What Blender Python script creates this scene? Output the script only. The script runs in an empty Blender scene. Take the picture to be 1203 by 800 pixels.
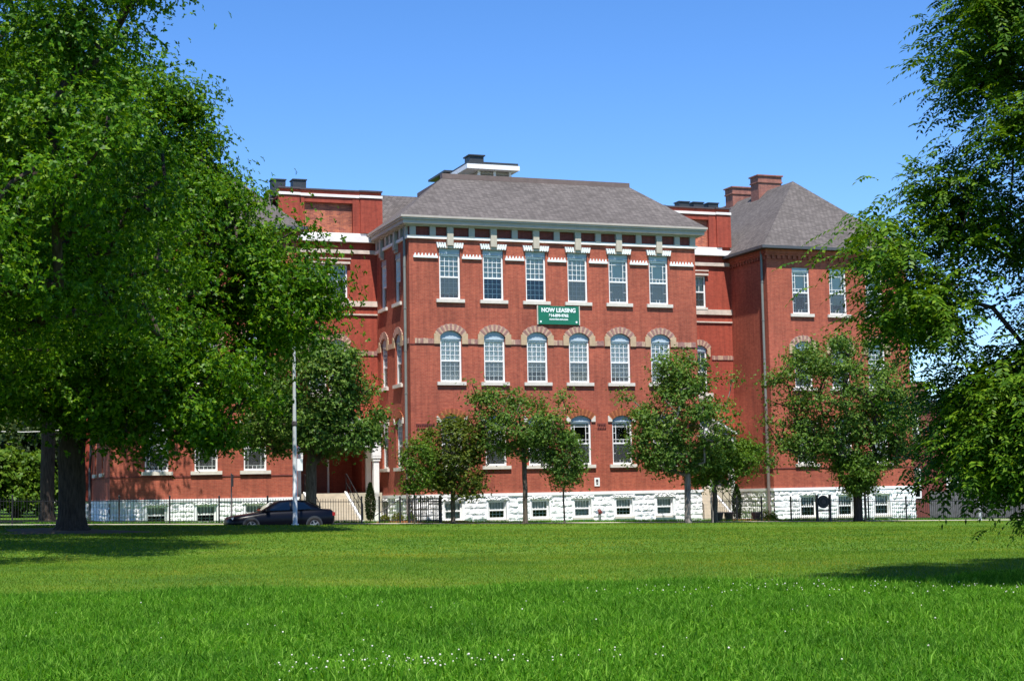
import bpy, bmesh, math, random
import numpy as np
from mathutils import Vector, Matrix

random.seed(7)
rng = np.random.default_rng(11)
sc = bpy.context.scene
COL = sc.collection
R = math.radians

# ------------------------------------------------------------------ camera
EYE = 1.62
F_PX = 1910.0
PITCH = math.atan((579.0 - 400.0) / F_PX)
ROLL = 0.0185
fwd = Vector((0, math.cos(PITCH), math.sin(PITCH)))
up0 = Vector((0, -math.sin(PITCH), math.cos(PITCH)))
rt0 = Vector((1, 0, 0))
rt = rt0 * math.cos(ROLL) - up0 * math.sin(ROLL)
up = up0 * math.cos(ROLL) + rt0 * math.sin(ROLL)
cd = bpy.data.cameras.new('camera')
cam = bpy.data.objects.new('camera', cd)
COL.objects.link(cam)
m3 = Matrix((rt, up, -fwd)).transposed()
cam.matrix_world = Matrix.Translation((0, 0, EYE)) @ m3.to_4x4()
cd.sensor_fit = 'HORIZONTAL'
cd.sensor_width = 36.0
cd.lens = 36.0 * F_PX / 1203.0
cd.clip_start = 0.1
cd.clip_end = 6000
sc.camera = cam

# ------------------------------------------------------------------ light
world = bpy.data.worlds.new('World')
sc.world = world
world.use_nodes = True
SUN = Vector((0.03, -0.50, 1.0)).normalized()
EL = math.asin(SUN.z)
nt = world.node_tree
sky = nt.nodes.new('ShaderNodeTexSky')
sky.sky_type = 'NISHITA'
sky.sun_disc = False
sky.sun_elevation = EL
sky.sun_rotation = math.atan2(SUN.x, SUN.y)
sky.altitude = 700
sky.air_density = 0.8
sky.dust_density = 0.0
sky.ozone_density = 3.0
hs = nt.nodes.new('ShaderNodeHueSaturation')
hs.inputs['Saturation'].default_value = 1.24
hs.inputs['Hue'].default_value = .506
nt.links.new(sky.outputs[0], hs.inputs['Color'])
nt.links.new(hs.outputs[0], nt.nodes['Background'].inputs[0])
nt.nodes['Background'].inputs[1].default_value = 0.145
sl = bpy.data.lights.new('sun', 'SUN')
sl.energy = 5.0
sl.angle = R(0.53)
sl.color = (1.0, 0.955, 0.88)
so = bpy.data.objects.new('sun', sl)
so.rotation_euler = (-SUN).to_track_quat('-Z', 'Y').to_euler()
so.location = (0, 0, 60)
COL.objects.link(so)
sc.view_settings.view_transform = 'Standard'
sc.view_settings.look = 'None'
sc.view_settings.gamma = 1
sc.view_settings.exposure = 0.66
sc.cycles.max_bounces = 6
sc.cycles.transparent_max_bounces = 12

# ------------------------------------------------------------------ helpers
def tag(o, label=None, cat=None, group=None, kind=None):
    if label: o['label'] = label
    if cat: o['category'] = cat
    if group: o['group'] = group
    if kind: o['kind'] = kind
    return o

def empty(name, loc=(0, 0, 0), rz=0.0, label=None, cat=None, group=None):
    o = bpy.data.objects.new(name, None)
    o.empty_display_size = 0.3
    o.location = loc
    o.rotation_euler = (0, 0, rz)
    COL.objects.link(o)
    return tag(o, label, cat, group)

def link(name, me, parent=None, loc=None, rz=None):
    o = bpy.data.objects.new(name, me)
    COL.objects.link(o)
    if parent is not None: o.parent = parent
    if loc is not None: o.location = loc
    if rz is not None: o.rotation_euler = (0, 0, rz)
    return o

def copy_tree(o, parent=None):
    c = o.copy()
    COL.objects.link(c)
    c.parent = parent
    for ch in list(o.children):
        copy_tree(ch, c)
    return c

class MB:
    def __init__(s): s.v = []; s.f = []; s.m = []
    def add(s, vs, fs, mi=0):
        b = len(s.v); s.v += [tuple(p) for p in vs]
        for f in fs:
            s.f.append(tuple(b + i for i in f)); s.m.append(mi)
        return s
    def box(s, x0, x1, y0, y1, z0, z1, mi=0):
        if x0 > x1: x0, x1 = x1, x0
        if y0 > y1: y0, y1 = y1, y0
        if z0 > z1: z0, z1 = z1, z0
        return s.add([(x0,y0,z0),(x1,y0,z0),(x1,y1,z0),(x0,y1,z0),(x0,y0,z1),(x1,y0,z1),(x1,y1,z1),(x0,y1,z1)],
              [(0,3,2,1),(4,5,6,7),(0,1,5,4),(1,2,6,5),(2,3,7,6),(3,0,4,7)], mi)
    def prism(s, poly, y0, y1, mi=0, fn=None):
        """poly in (x,z), extruded along y"""
        n = len(poly); fn = fn or (lambda a, y, z: (a, y, z))
        vs = [fn(x, y0, z) for x, z in poly] + [fn(x, y1, z) for x, z in poly]
        fs = [tuple(range(n)), tuple(range(2 * n - 1, n - 1, -1))]
        fs += [(i, (i + 1) % n + 0, (i + 1) % n + n, i + n) for i in range(n)]
        return s.add(vs, fs, mi)
    def tube(s, pts, rad, n=8, cap=True, mi=0):
        pts = [Vector(p) for p in pts]
        if not hasattr(rad, '__len__'): rad = [rad] * len(pts)
        b = len(s.v); N = len(pts); side = None
        for i, p in enumerate(pts):
            d = (pts[min(i + 1, N - 1)] - pts[max(i - 1, 0)]).normalized()
            if side is None:
                side = d.cross(Vector((0, 0, 1)))
                if side.length < 1e-3: side = Vector((1, 0, 0))
            side = (side - d * side.dot(d)).normalized(); q = d.cross(side)
            for k in range(n):
                a = 2 * math.pi * k / n
                s.v.append(tuple(p + (side * math.cos(a) + q * math.sin(a)) * rad[i]))
        for i in range(N - 1):
            for k in range(n):
                s.f.append((b + i*n + k, b + i*n + (k+1) % n, b + (i+1)*n + (k+1) % n, b + (i+1)*n + k)); s.m.append(mi)
        if cap:
            s.f.append(tuple(b + k for k in range(n - 1, -1, -1))); s.m.append(mi)
            s.f.append(tuple(b + (N-1)*n + k for k in range(n))); s.m.append(mi)
        return s
    def lathe(s, prof, n=20, axis='z', c=(0, 0, 0), mi=0):
        b = len(s.v)
        for r, h in prof:
            for k in range(n):
                a = 2 * math.pi * k / n; x, y = r * math.cos(a), r * math.sin(a)
                p = (x, y, h) if axis == 'z' else (x, h, y)
                s.v.append((p[0] + c[0], p[1] + c[1], p[2] + c[2]))
        for i in range(len(prof) - 1):
            for k in range(n):
                s.f.append((b + i*n + k, b + i*n + (k+1) % n, b + (i+1)*n + (k+1) % n, b + (i+1)*n + k)); s.m.append(mi)
        return s
    def mesh(s, name, mats, smooth=False):
        me = bpy.data.meshes.new(name)
        me.from_pydata(s.v, [], s.f)
        if not isinstance(mats, (list, tuple)): mats = [mats]
        for m in mats: me.materials.append(m)
        if len(mats) > 1: me.polygons.foreach_set('material_index', s.m)
        bm = bmesh.new(); bm.from_mesh(me)
        bmesh.ops.recalc_face_normals(bm, faces=bm.faces)
        bm.to_mesh(me); bm.free()
        if smooth: me.polygons.foreach_set('use_smooth', [True] * len(me.polygons))
        return me
    def obj(s, name, mats, parent=None, loc=None, rz=None, smooth=False):
        return link(name, s.mesh(name, mats, smooth), parent, loc, rz)

def np_mesh(name, V, loops, starts, mats, smooth=False, midx=None):
    me = bpy.data.meshes.new(name)
    me.vertices.add(len(V)); me.vertices.foreach_set('co', np.asarray(V, np.float32).ravel())
    me.loops.add(len(loops)); me.loops.foreach_set('vertex_index', np.asarray(loops, np.int32))
    me.polygons.add(len(starts)); me.polygons.foreach_set('loop_start', np.asarray(starts, np.int32))
    if not isinstance(mats, (list, tuple)): mats = [mats]
    for m in mats: me.materials.append(m)
    if midx is not None: me.polygons.foreach_set('material_index', np.asarray(midx, np.int32))
    if smooth: me.polygons.foreach_set('use_smooth', np.ones(len(starts), bool))
    me.update(calc_edges=True)
    return me

# ------------------------------------------------------------------ materials
def lin(c): return tuple(((x / 255) / 12.92 if x / 255 <= .04045 else ((x / 255 + .055) / 1.055) ** 2.4) for x in c)

class NT:
    def __init__(s, name):
        s.mat = bpy.data.materials.new(name); s.mat.use_nodes = True
        s.t = s.mat.node_tree; s.b = s.t.nodes['Principled BSDF']; s.out = s.t.nodes['Material Output']
    def n(s, typ, **kw):
        nd = s.t.nodes.new(typ)
        for k, v in kw.items():
            if k in nd.inputs.keys(): 
                nd.inputs[k].default_value = v
            else: setattr(nd, k, v)
        return nd
    def l(s, a, b): s.t.links.new(a, b)
    def noise(s, vec, scale, detail=4, rough=.55):
        nd = s.n('ShaderNodeTexNoise'); nd.inputs['Scale'].default_value = scale
        nd.inputs['Detail'].default_value = detail; nd.inputs['Roughness'].default_value = rough
        if vec is not None: s.l(vec, nd.inputs['Vector'])
        return nd.outputs['Fac']
    def ramp(s, fac, stops):
        nd = s.n('ShaderNodeValToRGB'); cr = nd.color_ramp
        while len(cr.elements) < len(stops): cr.elements.new(.5)
        for e, (p, c) in zip(cr.elements, stops): e.position = p; e.color = tuple(c) + (1,)
        s.l(fac, nd.inputs[0]); return nd.outputs[0]
    def mix(s, fac, a, b, mode='MIX'):
        nd = s.n('ShaderNodeMix', data_type='RGBA', blend_type=mode)
        for sock, val in ((nd.inputs[0], fac), (nd.inputs[6], a), (nd.inputs[7], b)):
            if hasattr(val, 'links') or hasattr(val, 'is_linked'): s.l(val, sock)
            elif isinstance(val, (int, float)): sock.default_value = val
            else: sock.default_value = tuple(val) + (1,)
        return nd.outputs[2]
    def obj(s): return s.n('ShaderNodeTexCoord').outputs['Object']
    def bump(s, h, strength=.3, dist=.02):
        nd = s.n('ShaderNodeBump'); nd.inputs['Strength'].default_value = strength; nd.inputs['Distance'].default_value = dist
        s.l(h, nd.inputs['Height']); s.l(nd.outputs[0], s.b.inputs['Normal'])

def simple(name, col, rough=.7, metal=0.0, var=.18, scale=3.0, spec=.4, bump=0.0):
    n = NT(name); o = n.obj()
    f = n.noise(o, scale, 5, .6)
    c = n.ramp(f, [(.3, tuple(x * (1 - var) for x in col)), (.7, tuple(min(1, x * (1 + var)) for x in col))])
    n.l(c, n.b.inputs['Base Color'])
    n.b.inputs['Roughness'].default_value = rough; n.b.inputs['Metallic'].default_value = metal
    n.b.inputs['Specular IOR Level'].default_value = spec
    if bump: n.bump(n.noise(o, scale * 6, 4), bump, .02)
    return n.mat

def brick_mat(name, c1, c2, mortar, dirt=.5):
    n = NT(name); o = n.obj()
    sp = n.n('ShaderNodeSeparateXYZ'); n.l(o, sp.inputs[0])
    ad = n.n('ShaderNodeMath', operation='ADD'); n.l(sp.outputs[0], ad.inputs[0]); n.l(sp.outputs[1], ad.inputs[1])
    cb = n.n('ShaderNodeCombineXYZ'); n.l(ad.outputs[0], cb.inputs[0]); n.l(sp.outputs[2], cb.inputs[1])
    bt = n.n('ShaderNodeTexBrick'); n.l(cb.outputs[0], bt.inputs['Vector'])
    bt.inputs['Scale'].default_value = 1; bt.inputs['Brick Width'].default_value = .215
    bt.inputs['Row Height'].default_value = .076; bt.inputs['Mortar Size'].default_value = .006
    bt.inputs['Color1'].default_value = c1 + (1,); bt.inputs['Color2'].default_value = c2 + (1,)
    bt.inputs['Mortar'].default_value = mortar + (1,); bt.inputs['Bias'].default_value = -.1
    big = n.noise(cb.outputs[0], .35, 5, .6)
    mid = n.noise(cb.outputs[0], 6, 3, .7)
    mp = n.n('ShaderNodeMapping'); mp.inputs['Scale'].default_value = (5, .25, 1); n.l(cb.outputs[0], mp.inputs[0])
    strk = n.noise(mp.outputs[0], 1, 4, .6)
    c = n.mix(1.0, bt.outputs['Color'], n.ramp(big, [(.3, (1-.3*dirt,)*3), (.7, (1+.22*dirt, 1+.18*dirt, 1+.14*dirt))]), 'MULTIPLY')
    c = n.mix(1.0, c, n.ramp(mid, [(.25, (.8, .8, .82)), (.75, (1.16, 1.14, 1.12))]), 'MULTIPLY')
    c = n.mix(1.0, c, n.ramp(strk, [(.3, (.78, .79, .82)), (.6, (1.08, 1.06, 1.05))]), 'MULTIPLY')
    n.l(c, n.b.inputs['Base Color']); n.b.inputs['Roughness'].default_value = .88
    n.b.inputs['Specular IOR Level'].default_value = .2
    n.bump(bt.outputs['Fac'], -.25, .01)
    return n.mat

def shingle_mat(name, base):
    n = NT(name); o = n.obj()
    sp = n.n('ShaderNodeSeparateXYZ'); n.l(o, sp.inputs[0])
    ad = n.n('ShaderNodeMath', operation='ADD'); n.l(sp.outputs[0], ad.inputs[0]); n.l(sp.outputs[1], ad.inputs[1])
    zz = n.n('ShaderNodeMath', operation='MULTIPLY'); n.l(sp.outputs[2], zz.inputs[0]); zz.inputs[1].default_value = 1.7
    cb = n.n('ShaderNodeCombineXYZ'); n.l(ad.outputs[0], cb.inputs[0]); n.l(zz.outputs[0], cb.inputs[1])
    bt = n.n('ShaderNodeTexBrick'); n.l(cb.outputs[0], bt.inputs['Vector'])
    bt.inputs['Scale'].default_value = 1; bt.inputs['Brick Width'].default_value = .26
    bt.inputs['Row Height'].default_value = .15; bt.inputs['Mortar Size'].default_value = .012
    bt.inputs['Color1'].default_value = tuple(x * 1.25 for x in base) + (1,)
    bt.inputs['Color2'].default_value = tuple(x * .8 for x in base) + (1,)
    bt.inputs['Mortar'].default_value = tuple(x * .45 for x in base) + (1,)
    c = n.mix(1.0, bt.outputs['Color'], n.ramp(n.noise(o, 5, 5, .75), [(.3, (.85,)*3), (.7, (1.14, 1.13, 1.11))]), 'MULTIPLY')
    c = n.mix(1.0, c, n.ramp(n.noise(o, .4, 4, .6), [(.3, (.88,)*3), (.7, (1.1,)*3)]), 'MULTIPLY')
    n.l(c, n.b.inputs['Base Color']); n.b.inputs['Roughness'].default_value = .92
    n.b.inputs['Specular IOR Level'].default_value = .15
    n.bump(bt.outputs['Fac'], -.5, .02)
    return n.mat

def leaf_mat(name, c_lo, c_mid, c_hi, trans=.35, rough=.45, tint=None, patch=False):
    n = NT(name)
    g = n.n('ShaderNodeNewGeometry')
    stops = [(0.0, c_lo), (.55, c_mid), (.97, c_hi)]
    c = n.ramp(g.outputs['Random Per Island'], stops)
    big = n.noise(n.obj(), .45, 3, .5)
    c = n.mix(1.0, c, n.ramp(big, [(.32, (.8, .84, .85)), (.68, (1.2, 1.13, 1.0))]), 'MULTIPLY')
    if patch:
        c = n.mix(1.0, c, n.ramp(n.noise(n.obj(), .16, 6, .72), [(.40, (.80, .92, .8)), (.52, (1.0, 1.0, 1.0)), (.63, (1.5, 1.12, 1.25))]), 'MULTIPLY')
    n.l(c, n.b.inputs['Base Color']); n.b.inputs['Roughness'].default_value = rough
    n.b.inputs['Specular IOR Level'].default_value = .16
    tr = n.n('ShaderNodeBsdfTranslucent')
    tc = n.mix(1.0, c, (1.45, 1.35, .55), 'MULTIPLY'); n.l(tc, tr.inputs[0])
    mx = n.n('ShaderNodeMixShader'); mx.inputs[0].default_value = trans
    n.l(n.b.outputs[0], mx.inputs[1]); n.l(tr.outputs[0], mx.inputs[2]); n.l(mx.outputs[0], n.out.inputs['Surface'])
    return n.mat

def bark_mat(name, col):
    n = NT(name); o = n.obj()
    mp = n.n('ShaderNodeMapping'); mp.inputs['Scale'].default_value = (1, 1, .16); n.l(o, mp.inputs[0])
    f = n.noise(mp.outputs[0], 14, 6, .65)
    n.l(n.ramp(f, [(.35, tuple(x * .45 for x in col)), (.65, tuple(x * 1.35 for x in col))]), n.b.inputs['Base Color'])
    n.b.inputs['Roughness'].default_value = .95; n.b.inputs['Specular IOR Level'].default_value = .15
    n.bump(f, .9, .05)
    return n.mat

def glass_mat(name, tint=(.9, .94, .93), base=.035):
    n = NT(name); t = n.t
    gl = n.n('ShaderNodeBsdfGlossy'); gl.inputs['Roughness'].default_value = .03; gl.inputs['Color'].default_value = (.85, .86, .84, 1)
    tr = n.n('ShaderNodeBsdfTransparent'); tr.inputs[0].default_value = tint + (1,)
    fr = n.n('ShaderNodeFresnel'); fr.inputs[0].default_value = 1.5
    ad = n.n('ShaderNodeMath', operation='ADD', use_clamp=True); ad.inputs[1].default_value = base; n.l(fr.outputs[0], ad.inputs[0])
    nb = n.n('ShaderNodeBump'); nb.inputs['Strength'].default_value = .04; nb.inputs['Distance'].default_value = .1
    n.l(n.noise(n.obj(), 1.3, 2), nb.inputs['Height']); n.l(nb.outputs[0], gl.inputs['Normal'])
    mx = n.n('ShaderNodeMixShader'); n.l(ad.outputs[0], mx.inputs[0]); n.l(tr.outputs[0], mx.inputs[1]); n.l(gl.outputs[0], mx.inputs[2])
    n.l(mx.outputs[0], n.out.inputs['Surface'])
    return n.mat

def screen_mat(name, col, alpha):
    n = NT(name)
    tr = n.n('ShaderNodeBsdfTransparent'); df = n.n('ShaderNodeBsdfDiffuse'); df.inputs[0].default_value = col + (1,)
    mx = n.n('ShaderNodeMixShader'); mx.inputs[0].default_value = alpha
    n.l(tr.outputs[0], mx.inputs[1]); n.l(df.outputs[0], mx.inputs[2]); n.l(mx.outputs[0], n.out.inputs['Surface'])
    return n.mat

def lawn_mat(name):
    n = NT(name); o = n.obj()
    a = n.noise(o, .22, 5, .6); b = n.noise(o, 3.2, 5, .7)
    c = n.ramp(a, [(.28, (.055, .125, .018)), (.55, (.085, .165, .016)), (.78, (.16, .185, .03))])
    c = n.mix(1.0, c, n.ramp(b, [(.25, (.62, .66, .6)), (.75, (1.3, 1.25, 1.2))]), 'MULTIPLY')
    n.l(c, n.b.inputs['Base Color']); n.b.inputs['Roughness'].default_value = .9; n.b.inputs['Specular IOR Level'].default_value = .1
    n.bump(n.noise(o, 26, 4), .6, .05)
    return n.mat

M = dict(
    brick=brick_mat('red_brick', (.40, .106, .062), (.31, .074, .046), (.33, .14, .10), .7),
    brick_link=brick_mat('orange_red_brick', (.36, .072, .045), (.30, .058, .037), (.31, .09, .06)),
    brick_mottled=brick_mat('mottled_brick', (.52, .17, .09), (.25, .07, .055), (.36, .2, .15), 1.0),
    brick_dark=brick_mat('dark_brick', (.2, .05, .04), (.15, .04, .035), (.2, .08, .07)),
    chimney=brick_mat('chimney_brick', (.32, .13, .095), (.22, .09, .075), (.3, .2, .17)),
    house=brick_mat('house_brick', (.2, .055, .045), (.16, .045, .04), (.2, .09, .08)),
    shingle=shingle_mat('asphalt_shingle', (.120, .106, .101)),
    white=simple('white_paint', (.80, .80, .79), .5, var=.05),
    stone_white=simple('white_painted_stone', (.82, .82, .82), .7, var=.06, scale=1.2, bump=.1),
    sill=simple('limestone', (.62, .57, .5), .8, var=.12, scale=4),
    belt=simple('pale_stone', (.60, .50, .42), .8, var=.2, scale=2.5),
    belt_white=simple('white_stone_band', (.80, .76, .72), .7, var=.08, scale=2.5),
    tan=simple('tan_stone', (.46, .335, .21), .85, var=.15, scale=6),
    voussoir=simple('purple_brick', (.31, .165, .14), .9, var=.25, scale=9),
    voussoir_tan=simple('buff_brick', (.47, .32, .225), .9, var=.25, scale=9),
    arch_brown=simple('brown_arch_brick', (.36, .12, .045), .9, var=.25, scale=9),
    arch_brown2=simple('brown_arch_brick_dark', (.24, .07, .03), .9, var=.25, scale=9),
    grey_trim=simple('grey_green_trim', (.41, .365, .315), .6, var=.08),
    tan_trim=simple('stone_bracket', (.46, .41, .33), .8, var=.12, scale=5),
    fascia=simple('cornice_paint', (.42, .37, .325), .6, var=.08),
    blue=simple('blue_grey_panel', (.40, .475, .53), .6, var=.08),
    zig=simple('pale_blue_white', (.76, .80, .78), .6, var=.04),
    pipe=simple('galvanised_pipe', (.20, .215, .20), .55, metal=.1, var=.1),
    pipe_dark=simple('weathered_pipe', (.17, .14, .13), .6, var=.15),
    gutter=simple('dark_gutter', (.07, .075, .085), .5, var=.1),
    flash=simple('dark_flashing', (.075, .06, .065), .6, var=.15),
    vent=simple('dark_vent', (.035, .04, .045), .5, var=.2),
    ridge=simple('brown_ridge', (.15, .11, .10), .8, var=.15),
    door=simple('red_brown_door', (.16, .032, .016), .5, var=.2, scale=8),
    concrete=simple('concrete', (.48, .42, .33), .9, var=.12, scale=3),
    walk=simple('sidewalk_concrete', (.52, .46, .38), .9, var=.12, scale=1.5),
    asphalt=simple('asphalt', (.06, .06, .062), .95, var=.25, scale=2),
    iron=simple('black_iron', (.012, .012, .014), .45, var=.2),
    blind=simple('cream_blind', (.80, .80, .76), .8, var=.03),
    curtain=simple('grey_blind', (.52, .54, .52), .8, var=.05),
    interior=simple('unlit_interior', (.02, .02, .022), .9, var=.1),
    glass=glass_mat('window_glass'),
    glass_low=glass_mat('basement_glass', (.75, .82, .82), .0),
    glass_dark=glass_mat('car_glass', (.10, .12, .13), .04),
    screen=screen_mat('insect_screen', (.17, .18, .185), .24),
    green=simple('green_banner', (.005, .145, .085), .6, var=.1, scale=2),
    letter=simple('white_letter', (.82, .85, .84), .6, var=.02),
    lawn=lawn_mat('lawn_turf'),
    mulch=simple('red_mulch', (.26, .075, .035), .95, var=.4, scale=14, bump=.6),
    bark=bark_mat('oak_bark', (.058, .044, .037)),
    bark_pale=bark_mat('pale_bark', (.22, .19, .165)),
    bark_thin=bark_mat('young_bark', (.11, .085, .065)),
    pole=simple('pale_pole', (.50, .51, .51), .55, metal=.1, var=.06),
    car=simple('midnight_paint', (.002, .0025, .006), .3, var=.05, spec=.22),
    car_pale=simple('pale_blue_paint', (.38, .45, .52), .3, var=.05, spec=.6),
    tyre=simple('tyre_rubber', (.012, .012, .012), .85, var=.2),
    rim=simple('alloy_rim', (.45, .46, .48), .3, metal=.8, var=.05),
    lamp=simple('lamp_lens', (.7, .7, .66), .2, var=.02),
    red_lens=simple('red_lens', (.3, .01, .01), .2, var=.02),
    red_metal=simple('red_brown_metal', (.16, .03, .025), .5, var=.15),
    soil=simple('bare_soil', (.10, .075, .05), .95, var=.3, scale=3, bump=.4),
    wood=simple('grey_wood', (.11, .105, .11), .9, var=.25, scale=5),
)
M['clover'] = simple('clover_cream', (.74, .70, .58), .8, var=.15, scale=9)
M['wire'] = simple('pale_cable', (.6, .6, .6), .6)
LEAF = dict(
    oak=leaf_mat('oak_leaves', (.026, .084, .003), (.060, .165, .004), (.16, .27, .012), .32),
    ash=leaf_mat('walnut_leaves', (.024, .066, .005), (.055, .135, .007), (.15, .25, .018), .33),
    olive=leaf_mat('street_tree_leaves', (.038, .096, .015), (.082, .168, .024), (.18, .265, .055), .33),
    bronze=leaf_mat('bronze_leaves', (.045, .07, .010), (.078, .130, .016), (.16, .18, .026), .34),
    bright=leaf_mat('bright_leaves', (.05, .115, .010), (.085, .175, .016), (.16, .25, .03), .35),
    dark=leaf_mat('conifer_sprays', (.014, .032, .010), (.025, .05, .014), (.05, .08, .02), .15),
    pale=leaf_mat('pale_leaves', (.075, .115, .030), (.12, .165, .045), (.19, .23, .07), .35),
    shrub=leaf_mat('yellow_green_shrub', (.08, .11, .012), (.15, .18, .018), (.24, .26, .03), .3),
)
GRASS = leaf_mat('grass_blades', (.034, .130, .003), (.074, .228, .006), (.22, .42, .055), .44, .75)
GRASS_MOWN = leaf_mat('mown_grass', (.072, .150, .006), (.112, .215, .010), (.23, .27, .035), .38, .75, patch=True)

# ------------------------------------------------------------------ ground
TH = math.atan(F_PX / 5150.0)
OX, OY = -5.2289, 83.0
UU = (math.cos(TH), math.sin(TH)); VV = (-math.sin(TH), math.cos(TH))
def W(u, v): return OX + UU[0] * u + VV[0] * v, OY + UU[1] * u + VV[1] * v
def g(x, y):
    x = np.asarray(x, float); y = np.asarray(y, float)
    s = np.clip((y - 20) / 45, 0, 1); s = s * s * (3 - 2 * s)
    xc = np.clip(x, -40, 40)
    vv_ = (x - OX) * VV[0] + (y - OY) * VV[1]
    return .15 * np.exp(-((vv_ + 13.1) / 1.9) ** 2) + s * (0.11 - np.where(x > 0, .0185, .022) * xc) + 0.02 * np.sin(x * .31 + 1) * np.sin(y * .23) * np.clip(1 - y / 70, 0, 1)
def gz(x, y): return float(g(x, y))
def at(u, v, dz=0.0):
    x, y = W(u, v); return (x, y, gz(x, y) + dz)

def strip(name, us, vs, off, mat, kind='structure'):
    us = np.asarray(us, float); vs = np.asarray(vs, float)
    A, B = np.meshgrid(us, vs, indexing='ij')
    X = OX + UU[0] * A + VV[0] * B; Y = OY + UU[1] * A + VV[1] * B
    Z = g(X, Y) + off
    V = np.stack([X, Y, Z], -1).reshape(-1, 3); nv = len(vs)
    i, j = np.meshgrid(np.arange(len(us) - 1), np.arange(nv - 1), indexing='ij')
    q = np.stack([i*nv + j, (i+1)*nv + j, (i+1)*nv + j + 1, i*nv + j + 1], -1).reshape(-1, 4)
    me = np_mesh(name, V, q.ravel(), np.arange(len(q)) * 4, mat)
    o = link(name, me); return tag(o, kind=kind)

mb = MB()
mb.add([(-2500, -600, -.9), (2500, -600, -.9), (2500, 4000, -.9), (-2500, 4000, -.9)], [(0, 1, 2, 3)])
tag(mb.obj('ground', M['lawn']), kind='structure')
us = np.concatenate([np.linspace(-170, -40, 14), np.linspace(-36, 44, 41), np.linspace(50, 200, 16)])
strip('lawn', us, np.concatenate([np.linspace(-220, -90, 14), np.linspace(-88, -12.0, 60)]), 0, M['lawn'])
strip('road', us, np.linspace(-11.9, -6.75, 4), -.27, M['asphalt'])
def kerb(name, v0, v1, dz=.006):
    m = MB()
    for a, b in zip(us[:-1], us[1:]):
        p = [W(a, v0), W(b, v0), W(b, v1), W(a, v1)]
        top = [(x, y, gz(x, y) + dz) for x, y in p]; bot = [(x, y, gz(x, y) - .6) for x, y in p]
        m.add(top + bot, [(0, 1, 2, 3), (0, 4, 5, 1), (2, 6, 7, 3)])
    tag(m.obj(name, M['walk']), kind='structure')
kerb('kerb', -12.02, -11.88, -.06); kerb('kerb', -6.77, -6.6)
strip('verge', us, [-6.6, -5, -3.3], 0, M['lawn'])
strip('sidewalk', us, [-3.3, -2.6, -1.9], .012, M['walk'])
strip('yard', us, [-1.9, 0, 4, 8, 16, 40, 90], -.01, M['lawn'])

# ------------------------------------------------------------------ the school
SCH = empty('school_building', (OX, OY, 0), TH,
            'large three-storey red brick school with white stone base and grey hipped roofs', 'building')
ZB = -1.2      # foundations go below ground
WT = 1.62      # water table

def FRONT(v0): return lambda a, d, z: (a, v0 + d, z)        # faces -v, depth goes +v
def LEFT(u0): return lambda a, d, z: (u0 + d, a, z)          # faces -u, depth goes +u
def RIGHT(u0): return lambda a, d, z: (u0 - d, a, z)         # faces +u

def wall(mb, fn, a0, a1, z0, z1, opens=(), reveal=.28, mi=0):
    """opens: (cx, w, zb, zt, rise)"""
    rects = [(c - w / 2, c + w / 2, zb, zt, rise) for c, w, zb, zt, rise in opens]
    A = sorted({a0, a1} | {r[0] for r in rects} | {r[1] for r in rects})
    Z = sorted({z0, z1} | {r[2] for r in rects} | {r[3] for r in rects})
    for i in range(len(A) - 1):
        for j in range(len(Z) - 1):
            ca, cz = (A[i] + A[i+1]) / 2, (Z[j] + Z[j+1]) / 2
            if any(r[0] < ca < r[1] and r[2] < cz < r[3] for r in rects): continue
            mb.add([fn(A[i], 0, Z[j]), fn(A[i+1], 0, Z[j]), fn(A[i+1], 0, Z[j+1]), fn(A[i], 0, Z[j+1])], [(0, 1, 2, 3)], mi)
    for x0, x1, zb, zt, rise in rects:
        d = reveal
        zs = zt - rise
        mb.add([fn(x0,0,zb), fn(x1,0,zb), fn(x1,d,zb), fn(x0,d,zb)], [(0,1,2,3)], mi)
        mb.add([fn(x0,0,zb), fn(x0,d,zb), fn(x0,d,zs), fn(x0,0,zs)], [(0,1,2,3)], mi)
        mb.add([fn(x1,0,zb), fn(x1,d,zb), fn(x1,d,zs), fn(x1,0,zs)], [(0,1,2,3)], mi)
        if rise <= 0:
            mb.add([fn(x0,0,zt), fn(x1,0,zt), fn(x1,d,zt), fn(x0,d,zt)], [(0,1,2,3)], mi)
        else:
            P = arc(x0, x1, zs, rise, 10)
            for (p, q) in zip(P[:-1], P[1:]):
                mb.add([fn(p[0],0,p[1]), fn(q[0],0,q[1]), fn(q[0],d,q[1]), fn(p[0],d,p[1])], [(0,1,2,3)], mi)
                if max(p[1], q[1]) < zt - 1e-6 or True:
                    mb.add([fn(p[0],0,p[1]), fn(q[0],0,q[1]), fn(q[0],0,zt), fn(p[0],0,zt)], [(0,1,2,3)], mi)

def arc(x0, x1, zs, rise, n):
    w = (x1 - x0) / 2; r = (w * w + rise * rise) / (2 * rise); cx = (x0 + x1) / 2; cz = zs + rise - r
    a = math.asin(min(1, w / r))
    return [(cx + r * math.sin(t), cz + r * math.cos(t)) for t in [-a + 2 * a * i / n for i in range(n + 1)]]

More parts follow.
